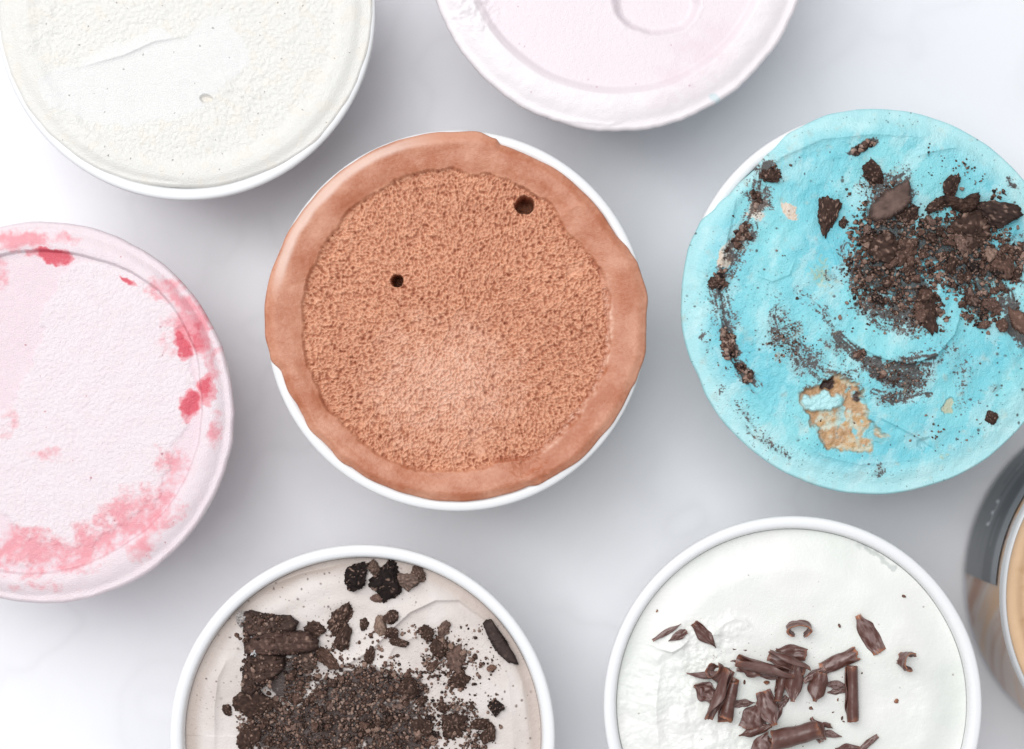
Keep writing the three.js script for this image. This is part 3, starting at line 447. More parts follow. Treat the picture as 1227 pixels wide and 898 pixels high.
// flat-faced slab of cookie cut by an outline (photo points), hgt mm thick
function slab(s, name, pts, hgt, seed, label, o = {}) {
  const mx = pts.reduce((a, p) => a + p[0], 0) / pts.length, mz = pts.reduce((a, p) => a + p[1], 0) / pts.length, P = pts.map(([a, b]) => [(a - mx) / MM, (b - mz) / MM]);
  const edge = (phi) => {
    const c = Math.cos(phi), q = Math.sin(phi); let best = 0;
    for (let i = 0; i < P.length; i++) { const [ax, az] = P[i], [bx, bz] = P[(i + 1) % P.length], ex = bx - ax, ez = bz - az, den = c * ez - q * ex; if (Math.abs(den) < 1e-9) continue; const t = (ax * ez - az * ex) / den, u = (ax * q - az * c) / den; if (t > 0 && u >= -1e-6 && u <= 1 + 1e-6) best = Math.max(best, t); }
    return best * (1 + 0.05 * n2(c * 3 + seed, q * 3, 1)) + 0.34 * n2(c * 7 + seed, q * 7, 2) + 0.22 * n2(c * 19 + seed, q * 19, 3);
  };
  const tone = o.tone ?? BROWN, rough = o.rough ?? 0.12, slope = o.slope ?? [0, 0];
  const g = discGeometry(o.N ?? 60, edge, (x, z, t) => hgt * (0.55 + 0.45 * (1 - Math.pow(t, 7))) + slope[0] * x + slope[1] * z + (o.step ? o.step(x, z) : 0) + rough * (fbm(x * 0.4 + seed, z * 0.9, 3, 141) * 4 + Math.abs(n2(x * 1.3 + seed, z * 1.3, 142)) * 1.8 + (o.waves ?? 0) * Math.abs(n2(x * 0.16 + seed, z * 0.75, 145)) * 4 + 0.9 * fbm(x * 2.2, z * 2.2 + seed, 2, 146)),
    (x, z, y, t) => mixc(tone, o.fleck ?? LIGHT, (o.flecks ?? 0.35) * sst(0.1, 0.3, fbm(x * 0.9 + seed, z * 0.9, 3, 143))).map((v) => v * clamp(1 + 0.9 * fbm(x * 0.4 + seed, z * 0.4, 3, 144) - (t > 0.9 ? 0.25 : 0), 0.5, 1.5)), [[0.3, -hgt * 0.3], [0.1, -hgt * 0.7], [-0.4, -hgt * 1.0]]);
  const m = mesh(name, g, crumbMaterial); m.position.set(...onto(s, mx, mz, o.lift ?? -0.4)); return tag(m, label, o.category ?? 'cookie piece');
}
const crumbShapes = [DARK, BROWN, DARK, LIGHT, BROWN, BLACK, [0.18, 0.115, 0.095]].map((t, i) => lump(5, 11 + i, 0.6, t, t === LIGHT ? [0.33, 0.22, 0.17] : LIGHT, 0.16));
const grainShapes = [DARK, BROWN, DARK, LIGHT, BROWN, DARK, BLACK, BROWN, LIGHT, [0.36, 0.255, 0.21]].map((t, i) => lump(1, 31 + i, 0.5, t, LIGHT, 0.1));
// loose crumbs: the larger ones are things, the fine ones one object
function scatter(s, heap, box, nBig, nFine, seed, label, group, fineLabel, reject, low = -0.02, top = 1.25, up = 0, big = 3.1) {
  const R = rng(seed), [x0, y0, x1, y1] = box, put = (min) => { for (let k = 0; k < 400; k++) { const px = lerp(x0, x1, R()), py = lerp(y0, y1, R()), x = (px - s.cx) / MM, z = (py - s.cz) / MM, m = heap(x, z) + 0.28 * fbm(x * 0.22, z * 0.22, 3, seed); if (m > min + R() * 0.3 && Math.hypot(x, z) < 43.5 && !(reject && reject(x, z))) return [px, py, m]; } return null; };
  for (let i = 0; i < nBig; i++) {
    const q = put(0.1); if (!q) continue; const w = lerp(1.1, big, Math.pow(R(), 2.4));
    const m = mesh('cookie_crumb', crumbShapes[Math.floor(R() * crumbShapes.length)], crumbMaterial); m.scale.set(w / 2000 * (0.8 + 0.5 * R()), w / 2000 * 0.85, w / 2000); m.rotation.set(R() * 6, R() * 6, R() * 6); m.position.set(...onto(s, q[0], q[1], 0.2 + clamp(q[2]) * 1.1 * R() + w * 0.12)); tag(m, label, 'cookie crumb', group);
  }
  const parts = [], M = new THREE.Matrix4(), Q = new THREE.Quaternion(), E = new THREE.Euler();
  for (let i = 0; i < nFine; i++) {
    const q = put(low); if (!q) continue; const w = lerp(0.3, top, Math.pow(R(), 1.9)) / 2000;
    M.compose(new THREE.Vector3(...onto(s, q[0], q[1], up + clamp(q[2]) * 1.15 * R() + 0.05)), Q.setFromEuler(E.set(R() * 6, R() * 6, R() * 6)), new THREE.Vector3(w, w * 0.9, w)); parts.push(grainShapes[Math.floor(R() * grainShapes.length)].clone().applyMatrix4(M));
  }
  const f = mesh('cookie_crumbs', mergeGeometries(parts), crumbMaterial); tag(f, fineLabel, 'cookie crumbs'); f.userData.kind = 'stuff';
}

// on the turquoise ice cream
nugget(blue, 'cookie_piece', 990, 257, 25, 40, 0, 4.2, 3, 'dark oval cookie nugget lying alone beside the heap on turquoise ice cream', 'cookie piece', { rough: 0.5 });
nugget(blue, 'cookie_piece', 1045, 208, 25, 22, 10, 4, 5, 'round dark cookie nugget above the heap on turquoise ice cream', 'cookie piece');
slab(blue, 'cookie_piece', [[1040, 262], [1044, 246], [1058, 232], [1074, 223], [1085, 219], [1088, 233], [1088, 243], [1078, 255], [1064, 262], [1050, 266]], 3.4, 2, 'flat half-moon of smooth brown cookie wafer leaning in the turquoise heap', { tone: [0.125, 0.08, 0.068], rough: 0.05, flecks: 0.15, lift: 0.6, slope: [0.08, -0.06] });
nugget(blue, 'cookie_piece', 1138, 228, 17, 27, 25, 3.6, 8, 'short upright dark cookie bit joining the arched piece on turquoise ice cream', 'cookie piece');
slab(blue, 'cookie_piece', [[1128, 236], [1140, 236], [1150, 241], [1160, 234], [1170, 232], [1171, 244], [1164, 253], [1152, 256], [1140, 250], [1130, 244]], 3.6, 9, 'arched dark cookie piece at top of the turquoise tub heap', { tone: DARK, rough: 0.45, lift: 0.3, N: 50 });
nugget(blue, 'cookie_piece', 1191, 257, 44, 27, 8, 4.8, 12, 'big cracked cookie chunk near the rim of the turquoise tub', 'cookie piece', { rough: 0.4, tone: [0.05, 0.03, 0.025] });
slab(blue, 'cookie_piece', [[1206, 366], [1213, 372], [1220, 372], [1232, 380], [1234, 402], [1226, 402], [1214, 394], [1208, 382]], 1.4, 13, 'dark cookie piece sunk into the turquoise ice cream by its outer edge', { tone: BROWN, rough: 0.08, N: 40, flecks: 0.5, lift: -0.5 });
nugget(blue, 'cookie_piece', 1160, 278, 40, 34, 20, 4.2, 14, 'lumpy dark cookie chunk under the arched piece on turquoise ice cream', 'cookie piece', { rough: 0.7 });
nugget(blue, 'cookie_piece', 1108, 373, 32, 38, -10, 2.8, 16, 'grainy dark cookie lump at the bottom tip of the turquoise heap', 'cookie piece', { rough: 0.7 });
nugget(blue, 'cookie_piece', 1122, 246, 22, 15, -15, 3, 17, 'small dark cookie bit between the wafer and the arched piece', 'cookie piece');
nugget(blue, 'cookie_piece', 1086, 258, 22, 16, -40, 3.2, 18, 'dark cookie bit tucked against the tip of the half-moon wafer', 'cookie piece');
nugget(blue, 'cookie_piece', 1052, 298, 34, 28, 20, 3.6, 19, 'dark lumpy cookie chunk below the half-moon wafer', 'cookie piece', { rough: 0.7 });
nugget(blue, 'cookie_piece', 1080, 302, 26, 30, -30, 3.4, 20, 'brown cookie chunk in the middle of the turquoise heap', 'cookie piece', { rough: 0.6, tone: BROWN });
nugget(blue, 'cookie_piece', 1152, 292, 20, 22, 10, 3, 21, 'pale brown cookie chunk amid the dark turquoise heap', 'cookie piece', { tone: [0.17, 0.105, 0.085], rough: 0.5 });
nugget(blue, 'cookie_piece', 1196, 318, 30, 26, 40, 3, 22, 'medium brown cookie chunk at the outer side of the turquoise heap', 'cookie piece', { tone: BROWN, rough: 0.5 });
nugget(blue, 'cookie_piece', 1186, 366, 18, 16, 0, 2.8, 23, 'light brown cookie bit at the lower end of the turquoise heap', 'cookie piece', { tone: [0.13, 0.075, 0.06] });
nugget(blue, 'cookie_piece', 1178, 390, 13, 10, 0, 2.4, 24, 'small reddish cookie crumb just below the turquoise heap', 'cookie piece', { tone: BROWN, detail: 6 });
nugget(blue, 'cookie_piece', 1200, 390, 14, 13, 0, 2.6, 25, 'small cookie crumb beside the sunken cookie piece', 'cookie piece', { detail: 6, tone: BROWN });
nugget(blue, 'cookie_piece', 1186, 499, 12, 14, 0, 2, 26, 'lone small dark crumb low on the turquoise ice cream', 'cookie piece', { detail: 6 });
nugget(blue, 'cookie_piece', 1008, 268, 8, 11, 0, 2, 27, 'tiny dark crumb between the oval nugget and the heap', 'cookie piece', { detail: 6 });
nugget(blue, 'cookie_piece', 1216, 328, 10, 12, 0, 2, 28, 'tiny dark crumb off the outer side of the turquoise heap', 'cookie piece', { detail: 6 });
nugget(blue, 'cookie_piece', 922, 212, 18, 14, -30, 2.2, 29, 'dark crumb cluster by the bare rim of the turquoise tub', 'cookie piece', { rough: 0.8 });
nugget(blue, 'cookie_piece', 855, 341, 13, 13, 0, 2, 30, 'dark crumb at the side edge of the turquoise ice cream', 'cookie piece', { rough: 0.8, detail: 8 });
nugget(blue, 'cookie_piece', 875, 412, 9, 19, -20, 1.5, 32, 'thin dark crumb in the groove on the turquoise ice cream', 'cookie piece', { rough: 0.7, detail: 8 });
scatter(blue, blue.heap, [1005, 215, 1226, 400], 120, 2600, 5, 'small rough crumb in the cookie heap on turquoise ice cream', 'crumbs in the heap on the turquoise ice cream', 'fine dark cookie crumbs strewn over the turquoise ice cream heap');

blue.trail = patches([[918, 208, 18, 14, 0, 0.6], [905, 240, 12, 18, 20, 0.4], [885, 285, 12, 26, 35, 0.45], [862, 335, 12, 16, 0, 0.6], [872, 410, 8, 24, -12, 0.6], [890, 445, 8, 24, -35, 0.5], [1060, 448, 26, 8, 25, 0.25], [1030, 425, 12, 6, 30, 0.5], [1034, 178, 16, 5, -15, 0.7], [1215, 300, 14, 20, 0, 0.4], [1140, 450, 60, 40, 0, 0.06], [1215, 215, 14, 6, 40, 0.3]], blue.cx, blue.cz);
scatter(blue, blue.trail, [840, 150, 1226, 480], 0, 520, 6, '', '', 'fine cookie crumb trail along the side of the turquoise ice cream', null, 0.2, 1.7);
blue.smudge = patches([[945, 410, 36, 34, 30, 0.3], [1060, 446, 46, 18, 25, 0.5], [1088, 452, 34, 24, -10, 0.5], [1070, 474, 28, 9, -8, 0.4], [1085, 375, 44, 28, 10, 0.5], [1048, 365, 28, 24, 0, 0.4], [1026, 340, 16, 30, 0, 0.4], [1055, 222, 34, 22, 10, 0.5], [1215, 225, 14, 8, 40, 0.3], [1130, 520, 60, 30, 0, 0.12], [1150, 200, 50, 30, 20, 0.2], [855, 440, 10, 50, -10, 0.25]], blue.cx, blue.cz);
scatter(blue, blue.smudge, [840, 170, 1226, 560], 0, 620, 8, '', '', 'dark cookie dust smeared through the middle of the turquoise ice cream', null, 0.06, 0.75);

// on the cookies and cream
slab(cookie, 'cookie_piece', [[289, 735], [300, 733], [322, 738], [346, 739], [356, 747], [352, 756], [330, 762], [292, 764]], 3.2, 41, 'topmost of three stacked dark chocolate cookie slabs in the greyish ice cream', { tone: [0.066, 0.040, 0.033], waves: 1, rough: 0.2, lift: 0.4, flecks: 0.25, slope: [0, 0.12] });
slab(cookie, 'cookie_piece', [[292, 766], [312, 757], [345, 756], [368, 759], [381, 768], [379, 780], [352, 785], [318, 786], [294, 784]], 3.8, 42, 'long middle slab of three stacked chocolate cookie slabs', { tone: [0.078, 0.044, 0.036], waves: 1, rough: 0.22, lift: 0.6, flecks: 0.4 });
slab(cookie, 'cookie_piece', [[296, 786], [318, 780], [340, 788], [338, 805], [318, 820], [300, 835], [289, 828], [290, 806]], 3.4, 43, 'lowest slab of three stacked chocolate cookie slabs', { tone: [0.072, 0.042, 0.034], waves: 1, rough: 0.16, lift: 0.3, flecks: 0.25, slope: [-0.05, 0] });
nugget(cookie, 'cookie_piece', 302, 847, 38, 26, 10, 4, 44, 'dark cookie lump directly below the three stacked slabs', 'cookie piece', { rough: 0.5 });
nugget(cookie, 'cookie_piece', 295, 888, 22, 28, 0, 3.6, 45, 'dark round cookie lump at the side of the greyish heap', 'cookie piece', { rough: 0.5 });
nugget(cookie, 'cookie_piece', 424, 694, 34, 24, -35, 4.6, 46, 'black glossy cookie chunk near the rim of the greyish ice cream', 'cookie piece', { tone: BLACK, rough: 0.5, flecks: 0.02 });
nugget(cookie, 'cookie_piece', 461, 696, 30, 36, 15, 5, 47, 'blackest cookie chunk, beside a paler brown one at the rim', 'cookie piece', { tone: BLACK, rough: 0.5, flecks: 0.02 });
nugget(cookie, 'cookie_piece', 486, 700, 24, 16, 8, 3.6, 48, 'pale brown cookie chunk near the rim beside the blackest one', 'cookie piece', { tone: [0.17, 0.115, 0.095], rough: 0.5 });
nugget(cookie, 'cookie_piece', 500, 688, 16, 16, 0, 3.2, 49, 'small brown cookie chunk closest to the rim of the greyish tub', 'cookie piece', { tone: [0.12, 0.075, 0.06] });
nugget(cookie, 'cookie_piece', 447, 682, 16, 16, 0, 3, 50, 'tan cookie chunk wedged between two black chunks', 'cookie piece', { tone: [0.14, 0.09, 0.07] });
nugget(cookie, 'cookie_piece', 452, 719, 18, 9, 10, 2, 51, 'thin reddish crumb just under the blackest cookie chunk', 'cookie piece', { tone: [0.17, 0.1, 0.08], detail: 7 });
nugget(cookie, 'cookie_piece', 406, 744, 18, 30, 25, 3, 52, 'upper of two dark elongated cookie bits beside the scooped groove', 'cookie piece', { rough: 0.7, flecks: 0.2 });
nugget(cookie, 'cookie_piece', 409, 769, 18, 28, 15, 2.8, 53, 'lower of two dark elongated cookie bits beside the scooped groove', 'cookie piece', { rough: 0.45 });
nugget(cookie, 'cookie_piece', 379, 757, 22, 12, 15, 2.4, 54, 'ragged crumb at the end of the long middle slab', 'cookie piece', { rough: 0.8 });
nugget(cookie, 'cookie_piece', 366, 794, 24, 20, 0, 4, 55, 'rounded pale cookie nugget below the long middle slab', 'cookie piece', { tone: [0.16, 0.105, 0.085], rough: 0.5 });
nugget(cookie, 'cookie_piece', 391, 790, 26, 14, 35, 3, 56, 'brown cookie bit at the start of the scooped groove', 'cookie piece', { tone: BROWN });
slab(cookie, 'cookie_piece', [[579, 750], [583, 745], [590, 746], [597, 757], [607, 772], [616, 786], [621, 797], [610, 796], [598, 785], [588, 770]], 2.6, 57, 'long pointed dark cookie splinter lying by the inner wall', { tone: [0.05, 0.034, 0.030], rough: 0.12, flecks: 0.1, N: 50, lift: 0.2 });
nugget(cookie, 'cookie_piece', 595, 850, 16, 18, -30, 3, 58, 'dark pebble-like cookie bit alone in a small dimple', 'cookie piece', { tone: BLACK, rough: 0.3, flecks: 0.1 });
nugget(cookie, 'cookie_piece', 467, 741, 14, 14, 0, 2.8, 59, 'upper of two round dark crumbs above the groove', 'cookie piece', { detail: 8, rough: 0.4 });
nugget(cookie, 'cookie_piece', 469.5, 759, 14, 12, 0, 2.6, 60, 'lower of two round dark crumbs above the groove', 'cookie piece', { detail: 8, rough: 0.3 });
nugget(cookie, 'cookie_piece', 454, 753, 14, 20, 0, 2.2, 61, 'light tan crumb beside two round dark crumbs', 'cookie piece', { tone: [0.27, 0.18, 0.14], fleck: [0.35, 0.25, 0.2], detail: 8 });
nugget(cookie, 'cookie_piece', 441, 788, 11, 20, 5, 2.6, 62, 'small upright crumb at the top of the main heap', 'cookie piece', { detail: 8 });
nugget(cookie, 'cookie_piece', 435, 751, 9, 12, 10, 1.6, 63, 'tiny dark crumb in the grainy scooped groove', 'cookie piece', { detail: 6 });
nugget(cookie, 'cookie_piece', 532, 754, 12, 18, 10, 2.6, 64, 'upright tan crumb at the top of the branching trail', 'cookie piece', { tone: [0.16, 0.1, 0.08], detail: 8 });
nugget(cookie, 'cookie_piece', 511, 762, 16, 18, -20, 2.8, 65, 'dark crumb pair at the upper bend of the trail', 'cookie piece', { rough: 0.6, detail: 9 });
nugget(cookie, 'cookie_piece', 524, 778, 18, 20, 30, 2.8, 66, 'dark rough crumb along the branching trail', 'cookie piece', { rough: 0.6, detail: 9 });
nugget(cookie, 'cookie_piece', 546, 790, 24, 24, 0, 2.6, 67, 'broad pale brown flake along the branching trail', 'cookie piece', { tone: [0.17, 0.105, 0.085], rough: 0.7, detail: 9 });
nugget(cookie, 'cookie_piece', 551, 816, 20, 18, 0, 2.8, 68, 'dark knobbly crumb low on the branching trail', 'cookie piece', { rough: 0.7, detail: 9 });
nugget(cookie, 'cookie_piece', 476, 771, 18, 10, 20, 2, 69, 'small curved crumb right of the groove', 'cookie piece', { rough: 0.7, detail: 8 });
nugget(cookie, 'cookie_piece', 541, 868, 26, 24, 30, 3.2, 70, 'dark chunk at the outer end of the heap', 'cookie piece', { rough: 0.7, detail: 10 });
nugget(cookie, 'cookie_piece', 576, 872, 22, 12, -10, 2.8, 71, 'upper arm of the hook-shaped crumb group by the heap', 'cookie piece', { rough: 0.6, detail: 9 });
nugget(cookie, 'cookie_piece', 584, 884, 12, 24, 10, 2.8, 72, 'outer arm of the hook-shaped crumb group by the heap', 'cookie piece', { rough: 0.6, detail: 9 });
nugget(cookie, 'cookie_piece', 490, 824, 20, 22, 20, 3.4, 73, 'dark smooth crumb capping the end of the main heap', 'cookie piece', { rough: 0.4 });
nugget(cookie, 'cookie_piece', 504, 874, 20, 22, 20, 3.2, 74, 'dark crumb between the main heap and the trail', 'cookie piece', { rough: 0.5, detail: 9 });
nugget(cookie, 'cookie_piece', 332, 848, 10, 18, -30, 2.6, 75, 'flat narrow flake in the bare patch beside the heap', 'cookie piece', { rough: 0.3, detail: 8 });
nugget(cookie, 'cookie_piece', 271, 853, 10, 10, 0, 1.8, 76, 'lone tiny crumb out towards the inner wall', 'cookie piece', { detail: 6 });
nugget(cookie, 'cookie_piece', 589, 803, 9, 8, 0, 1.8, 77, 'lone tan crumb below the pointed splinter', 'cookie piece', { detail: 6, tone: [0.2, 0.11, 0.08] });
nugget(cookie, 'cookie_piece', 569, 789, 5, 6, 0, 1.4, 78, 'tiny round dark crumb inward of the pointed splinter', 'cookie piece', { detail: 6 });
nugget(cookie, 'cream_bit', 307, 776, 12, 20, 5, 2.2, 79, 'white cream bit stuck on the long middle slab', 'cream bit', { tone: [0.62, 0.62, 0.64], fleck: [0.5, 0.48, 0.48], rough: 0.5, rise: 1.6 });
nugget(cookie, 'cream_bit', 291, 741, 12, 16, 0, 2, 80, 'greyish cream bit on the corner of the topmost slab', 'cream bit', { tone: [0.36, 0.33, 0.32], fleck: [0.2, 0.17, 0.16], rough: 0.6, rise: 1.5 });
scatter(cookie, cookie.heap, [280, 750, 600, 906], 120, 4200, 9, 'small rough crumb in the cookie heap on greyish ice cream', 'crumbs in the heap on the greyish ice cream', 'fine dark cookie crumbs heaped on the greyish ice cream', (x, z) => { const px = x * MM + cookie.cx, py = z * MM + cookie.cz; return (px < 385 && py < 790) || (px < 340 && py < 838); }, -0.04, 1.05, 0, 2.3);

scatter(cookie, patches([[320, 748, 40, 16, 0, 0.5], [335, 772, 50, 16, 0, 0.5], [312, 806, 30, 30, 0, 0.6], [350, 786, 40, 14, 10, 0.9], [300, 762, 24, 8, 0, 0.8]], cookie.cx, cookie.cz), [282, 730, 385, 838], 0, 260, 19, '', '', 'fine crumbs clinging to the three stacked chocolate cookie slabs', null, 0.05, 1.3, 3.9);

// ---------------------------------------------------------------- chocolate curls
const chocolate = new THREE.MeshPhysicalMaterial({ vertexColors: true, roughness: 0.33, specularIntensity: 1 });
// a shaving L by W (px): arc is how far it rolls (radians), e0 / e1 the width left at its ends, grow how the roll opens, bend its sideways curve (mm)
function curlGeometry({ L, W, arc, e0 = 1, e1 = 1, grow = 0.25, bend = 0, frost = 0.3, rust = 0.4, seed = 1, thick = 0.32, rag = 0.5, arch = 0, cone = 0, slant = 0, open = 0 }) {
  const nu = 34, nv = 40, l = L / MM, R = W / MM / 2 / Math.sin(Math.min(arc / 2, Math.PI / 2)), low = R * Math.cos(Math.min(arc / 2, Math.PI));
  const env = (u) => Math.min(lerp(e0, 1, sst(0, 0.5, u)), lerp(e1, 1, sst(0, 0.5, 1 - u)));
  const pos = [], col = [], idx = [], M = (nu + 1) * (nv + 1);
  for (let s = 0; s < 2; s++) for (let j = 0; j <= nv; j++) for (let i = 0; i <= nu; i++) {
    const u = i / nu, v = j / nv - 0.5, a = open + v * arc * env(u) + 0.12 * n2(u * 3 + seed, v * 2, 150) * Math.min(arc, 2), edgeness = Math.abs(u - 0.5) * 2;
    const r = R * (1 + cone * (u - 0.5)) * (1 - grow * (v + 0.5) + 0.15 * n2(u * 3.2 + seed, v * 3, 151)) - s * thick * (1 - 0.6 * sst(0.85, 1, edgeness));
    const x = (u - 0.5) * l + (rag * n2(v * 7 + seed, u > 0.5 ? 3 : 8, 152) + rag * 0.5 * n2(v * 19 + seed, u > 0.5 ? 3 : 8, 153)) * sst(0.5, 1, edgeness) * (e0 + e1) / 2 + slant * Math.sin(a * 0.5 + 0.6) * (u - 0.5) * 2;
    pos.push(x / 1000, (r * Math.cos(a) - (arc < Math.PI * 1.2 ? low : -R) + arch * (1 - edgeness * edgeness) + 0.05 * n2(u * 14 + seed, v * 14, 154)) / 1000, (r * Math.sin(a) + bend * (1 - edgeness * edgeness)) / 1000);
    const f = clamp(frost * (0.8 + 4.0 * fbm(u * 4 + seed, v * 5, 3, 155)) + (s ? 0.18 : 0) * frost), k = rust * sst(0.82, 1, edgeness + 0.25 * n2(v * 8 + seed, u * 5, 156)), grain = 1 + 0.16 * n2(u * 9 + seed, v * 30, 157);
    col.push(...mixc(mixc([0.094, 0.035, 0.026], [0.215, 0.138, 0.128], f), [0.34, 0.13, 0.065], k).map((q) => q * grain));
  }
  const q = (s, i, j) => s * M + j * (nu + 1) + i;
  for (let j = 0; j < nv; j++) for (let i = 0; i < nu; i++) { idx.push(q(0, i, j), q(0, i, j + 1), q(0, i + 1, j), q(0, i + 1, j), q(0, i, j + 1), q(0, i + 1, j + 1), q(1, i, j), q(1, i + 1, j), q(1, i, j + 1), q(1, i + 1, j), q(1, i + 1, j + 1), q(1, i, j + 1)); }
  for (let j = 0; j < nv; j++) for (const [i, w] of [[0, 0], [nu, 1]]) { const a = q(0, i, j), b = q(0, i, j + 1), c = q(1, i, j), d = q(1, i, j + 1); if (w) idx.push(a, b, c, b, d, c); else idx.push(a, c, b, b, c, d); }
  for (let i = 0; i < nu; i++) for (const [j, w] of [[0, 0], [nv, 1]]) { const a = q(0, i, j), b = q(0, i + 1, j), c = q(1, i, j), d = q(1, i + 1, j); if (w) idx.push(a, c, b, b, c, d); else idx.push(a, b, c, b, d, c); }
  const g = new THREE.BufferGeometry(); g.setAttribute('position', new THREE.Float32BufferAttribute(pos, 3)); g.setAttribute('color', new THREE.Float32BufferAttribute(col, 3)); g.setIndex(idx); g.computeVertexNormals(); return g;
}
// a curl from end to end on the photo; roll / pitch tip it about and along its axis
function curl(name, ax, ay, bx, by, W, lift, label, o) {
  const g = curlGeometry({ L: Math.hypot(bx - ax, by - ay) * 1.04, W: W * 1.02, seed: ax * 0.37 + ay * 0.11, ...o }), m = mesh(name, g, chocolate);
  m.rotation.order = 'YZX'; m.rotation.set((o.roll ?? 0) * D2R, -Math.atan2(by - ay, bx - ax), (o.pitch ?? 0) * D2R);
  m.position.set(...onto(mint, (ax + bx) / 2, (ay + by) / 2, lift)); if (o.squash) m.scale.y = o.squash; return tag(m, label, o.cat ?? 'chocolate curl');
}
const ROLL = { arc: 10.7, e0: 0.8, e1: 0.72, grow: 0.42, slant: 0.7, cone: -0.25 }, LEAF = { arc: 2.0, e0: 0.15, e1: 0.1, grow: 0 }, FLAKE = { arc: 0.9, e0: 0.2, e1: 0.6, grow: 0, rag: 0.9, thick: 0.4 }, K = 'chocolate_curl', F = 'chocolate_flake', CF = { cat: 'chocolate flake' };
curl(K, 874, 806, 852, 859, 19, 1.6, 'steep narrow chocolate roll with a pale lower tip at the heap edge', { ...ROLL, arc: 5.1, open: 2.2, e1: 0.6, frost: 0.25 });
curl(K, 879, 816, 868, 862, 18, 0.8, 'chocolate roll lying close beside the steep narrow roll', { ...ROLL, cone: 0.3, slant: -0.8, frost: 0.2, rust: 0.8 });
curl(K, 886, 790, 946, 804, 18, 2.2, 'long level chocolate roll across the top of the heap', { ...ROLL, arc: 6.6, open: 2.6, frost: 0.25, bend: 0.4 });
curl(K, 888, 799, 910, 808, 16, 3.0, 'small pointed chocolate leaf on the end of the long level roll', { ...LEAF, arc: 2.6, frost: 0.25 });
curl(K, 904, 808, 943, 813, 9, 1.0, 'thin chocolate sliver running under the long level roll', { ...LEAF, e1: 0.05, frost: 0.3 });
curl(K, 919, 784, 967, 803, 18, 2.8, 'smooth chocolate roll at the crest of the heap', { ...ROLL, arc: 5.4, open: -2.3, frost: 0.25, e0: 0.6, bend: -0.5 });
curl(K, 954, 797, 948, 839, 23, 2.4, 'wide smooth chocolate leaf hanging down from the crest roll', { ...LEAF, arc: 2.6, e0: 0.4, e1: 0.12, frost: 0.2 });
curl(K, 985, 803, 1027, 785, 18, 0.6, 'frosty straight chocolate trough with a crumbling rusty end', { arc: 3.0, grow: 0.1, e0: 0.7, e1: 1, frost: 0.65, rust: 1, rag: 0.9 });
curl(K, 1021, 800, 1021, 863, 17, 0.4, 'upright flat-sided chocolate roll standing apart, the straightest one', { ...ROLL, cone: 0.05, slant: 0.25, frost: 0.12, rust: 0.35, rag: 0.4 });
curl(K, 1029, 739, 1055, 782, 23, -0.2, 'frosted chocolate leaf with a rusty crumbled end lying alone', { ...LEAF, e0: 0.3, e1: 0.7, frost: 0.75, rust: 1 });
curl(K, 975, 839, 985, 806, 22, 1.6, 'boat-shaped chocolate curl beside the wide smooth leaf', { arc: 3.6, e0: 0.15, e1: 0.35, grow: 0.1, frost: 0.3 });
curl(K, 914, 828, 927, 868, 25, 1.4, 'frosty rounded chocolate spoon shape with a rusty lower tip', { ...LEAF, arc: 2.7, e0: 0.5, e1: 0.2, frost: 0.7, rust: 0.8 });
curl(K, 926, 889, 979, 875, 27, 1.0, 'thickest chocolate roll, lying low on the white ice cream', { ...ROLL, arc: 7.4, open: 0.9, frost: 0.2, rag: 0.7 });
curl(K, 938, 812, 932, 838, 13, 0.6, 'dark short chocolate roll in the shade under the wide leaf', { ...ROLL, frost: 0.1 });
curl(K, 857, 790, 873, 800, 24, 1.4, 'open dark chocolate hoop at the outer edge of the heap', { arc: 5.0, grow: 0.2, frost: 0.4, roll: 80, pitch: -30 });
curl(K, 878, 785, 896, 787, 20, 1.2, 'small cup-like chocolate ring above the long level roll', { arc: 4.6, grow: 0.15, frost: 0.3, roll: 175, rust: 0.7 });
curl(K, 882, 812, 902, 816, 20, 0.6, 'chocolate ring with a pale hollow under the long level roll', { arc: 4.4, grow: 0.2, frost: 0.3, roll: -110, rust: 0.8 });
curl(K, 957, 757, 958, 770, 31, 1.5, 'slim open chocolate ring lying above the crest roll', { arc: 5.3, grow: 0.15, frost: 0.6, pitch: 70, rust: 0.9, rag: 0.7, L: 15, thick: 0.6, squash: 0.62 });
curl(K, 1086, 793, 1099, 797, 24, 1.4, 'lone small chocolate ring out towards the inner wall', { arc: 4.7, grow: 0.35, frost: 0.4, pitch: 52, rust: 0.9, rag: 0.8, L: 17, thick: 0.5, squash: 0.85, cone: 0.4 });
curl(K, 980, 856, 998, 858, 22, 1.2, 'dark hollow chocolate cone low in the heap', { arc: 4.4, e0: 0.6, grow: 0.2, frost: 0.2, roll: 150, pitch: 20 });
curl(F, 972, 861, 986, 888, 18, 1.2, 'bent grey-brown chocolate flake under the dark hollow cone', { ...FLAKE, arc: 1.6, frost: 0.6, ...CF });
curl(F, 983, 878, 1009, 884, 9, 0.4, 'narrow tail of chocolate beside the thickest roll', { ...LEAF, e1: 0.05, frost: 0.6, ...CF });
curl(F, 908, 842, 902, 874, 30, 1.0, 'triangular grainy chocolate flake next to the frosty spoon shape', { ...FLAKE, arc: 1.3, e0: 0.1, e1: 1, frost: 0.5, ...CF });
curl(F, 924, 870, 886, 882, 13, 0.3, 'small dark chocolate tip poking out below the triangular flake', { ...LEAF, arc: 2.6, e0: 0.3, e1: 0.1, frost: 0.1, ...CF });
curl(F, 919, 878, 912, 908, 26, 0.8, 'frosty pointed chocolate flake low beside the thickest roll', { ...FLAKE, e0: 0.1, e1: 1, arc: 1.8, frost: 0.7, ...CF });
curl(F, 832, 748, 858, 776, 17, 0.5, 'smooth brown pointed chocolate flake lying by itself', { ...FLAKE, e0: 0.55, e1: 0.06, arc: 0.7, frost: 0.15, ...CF });
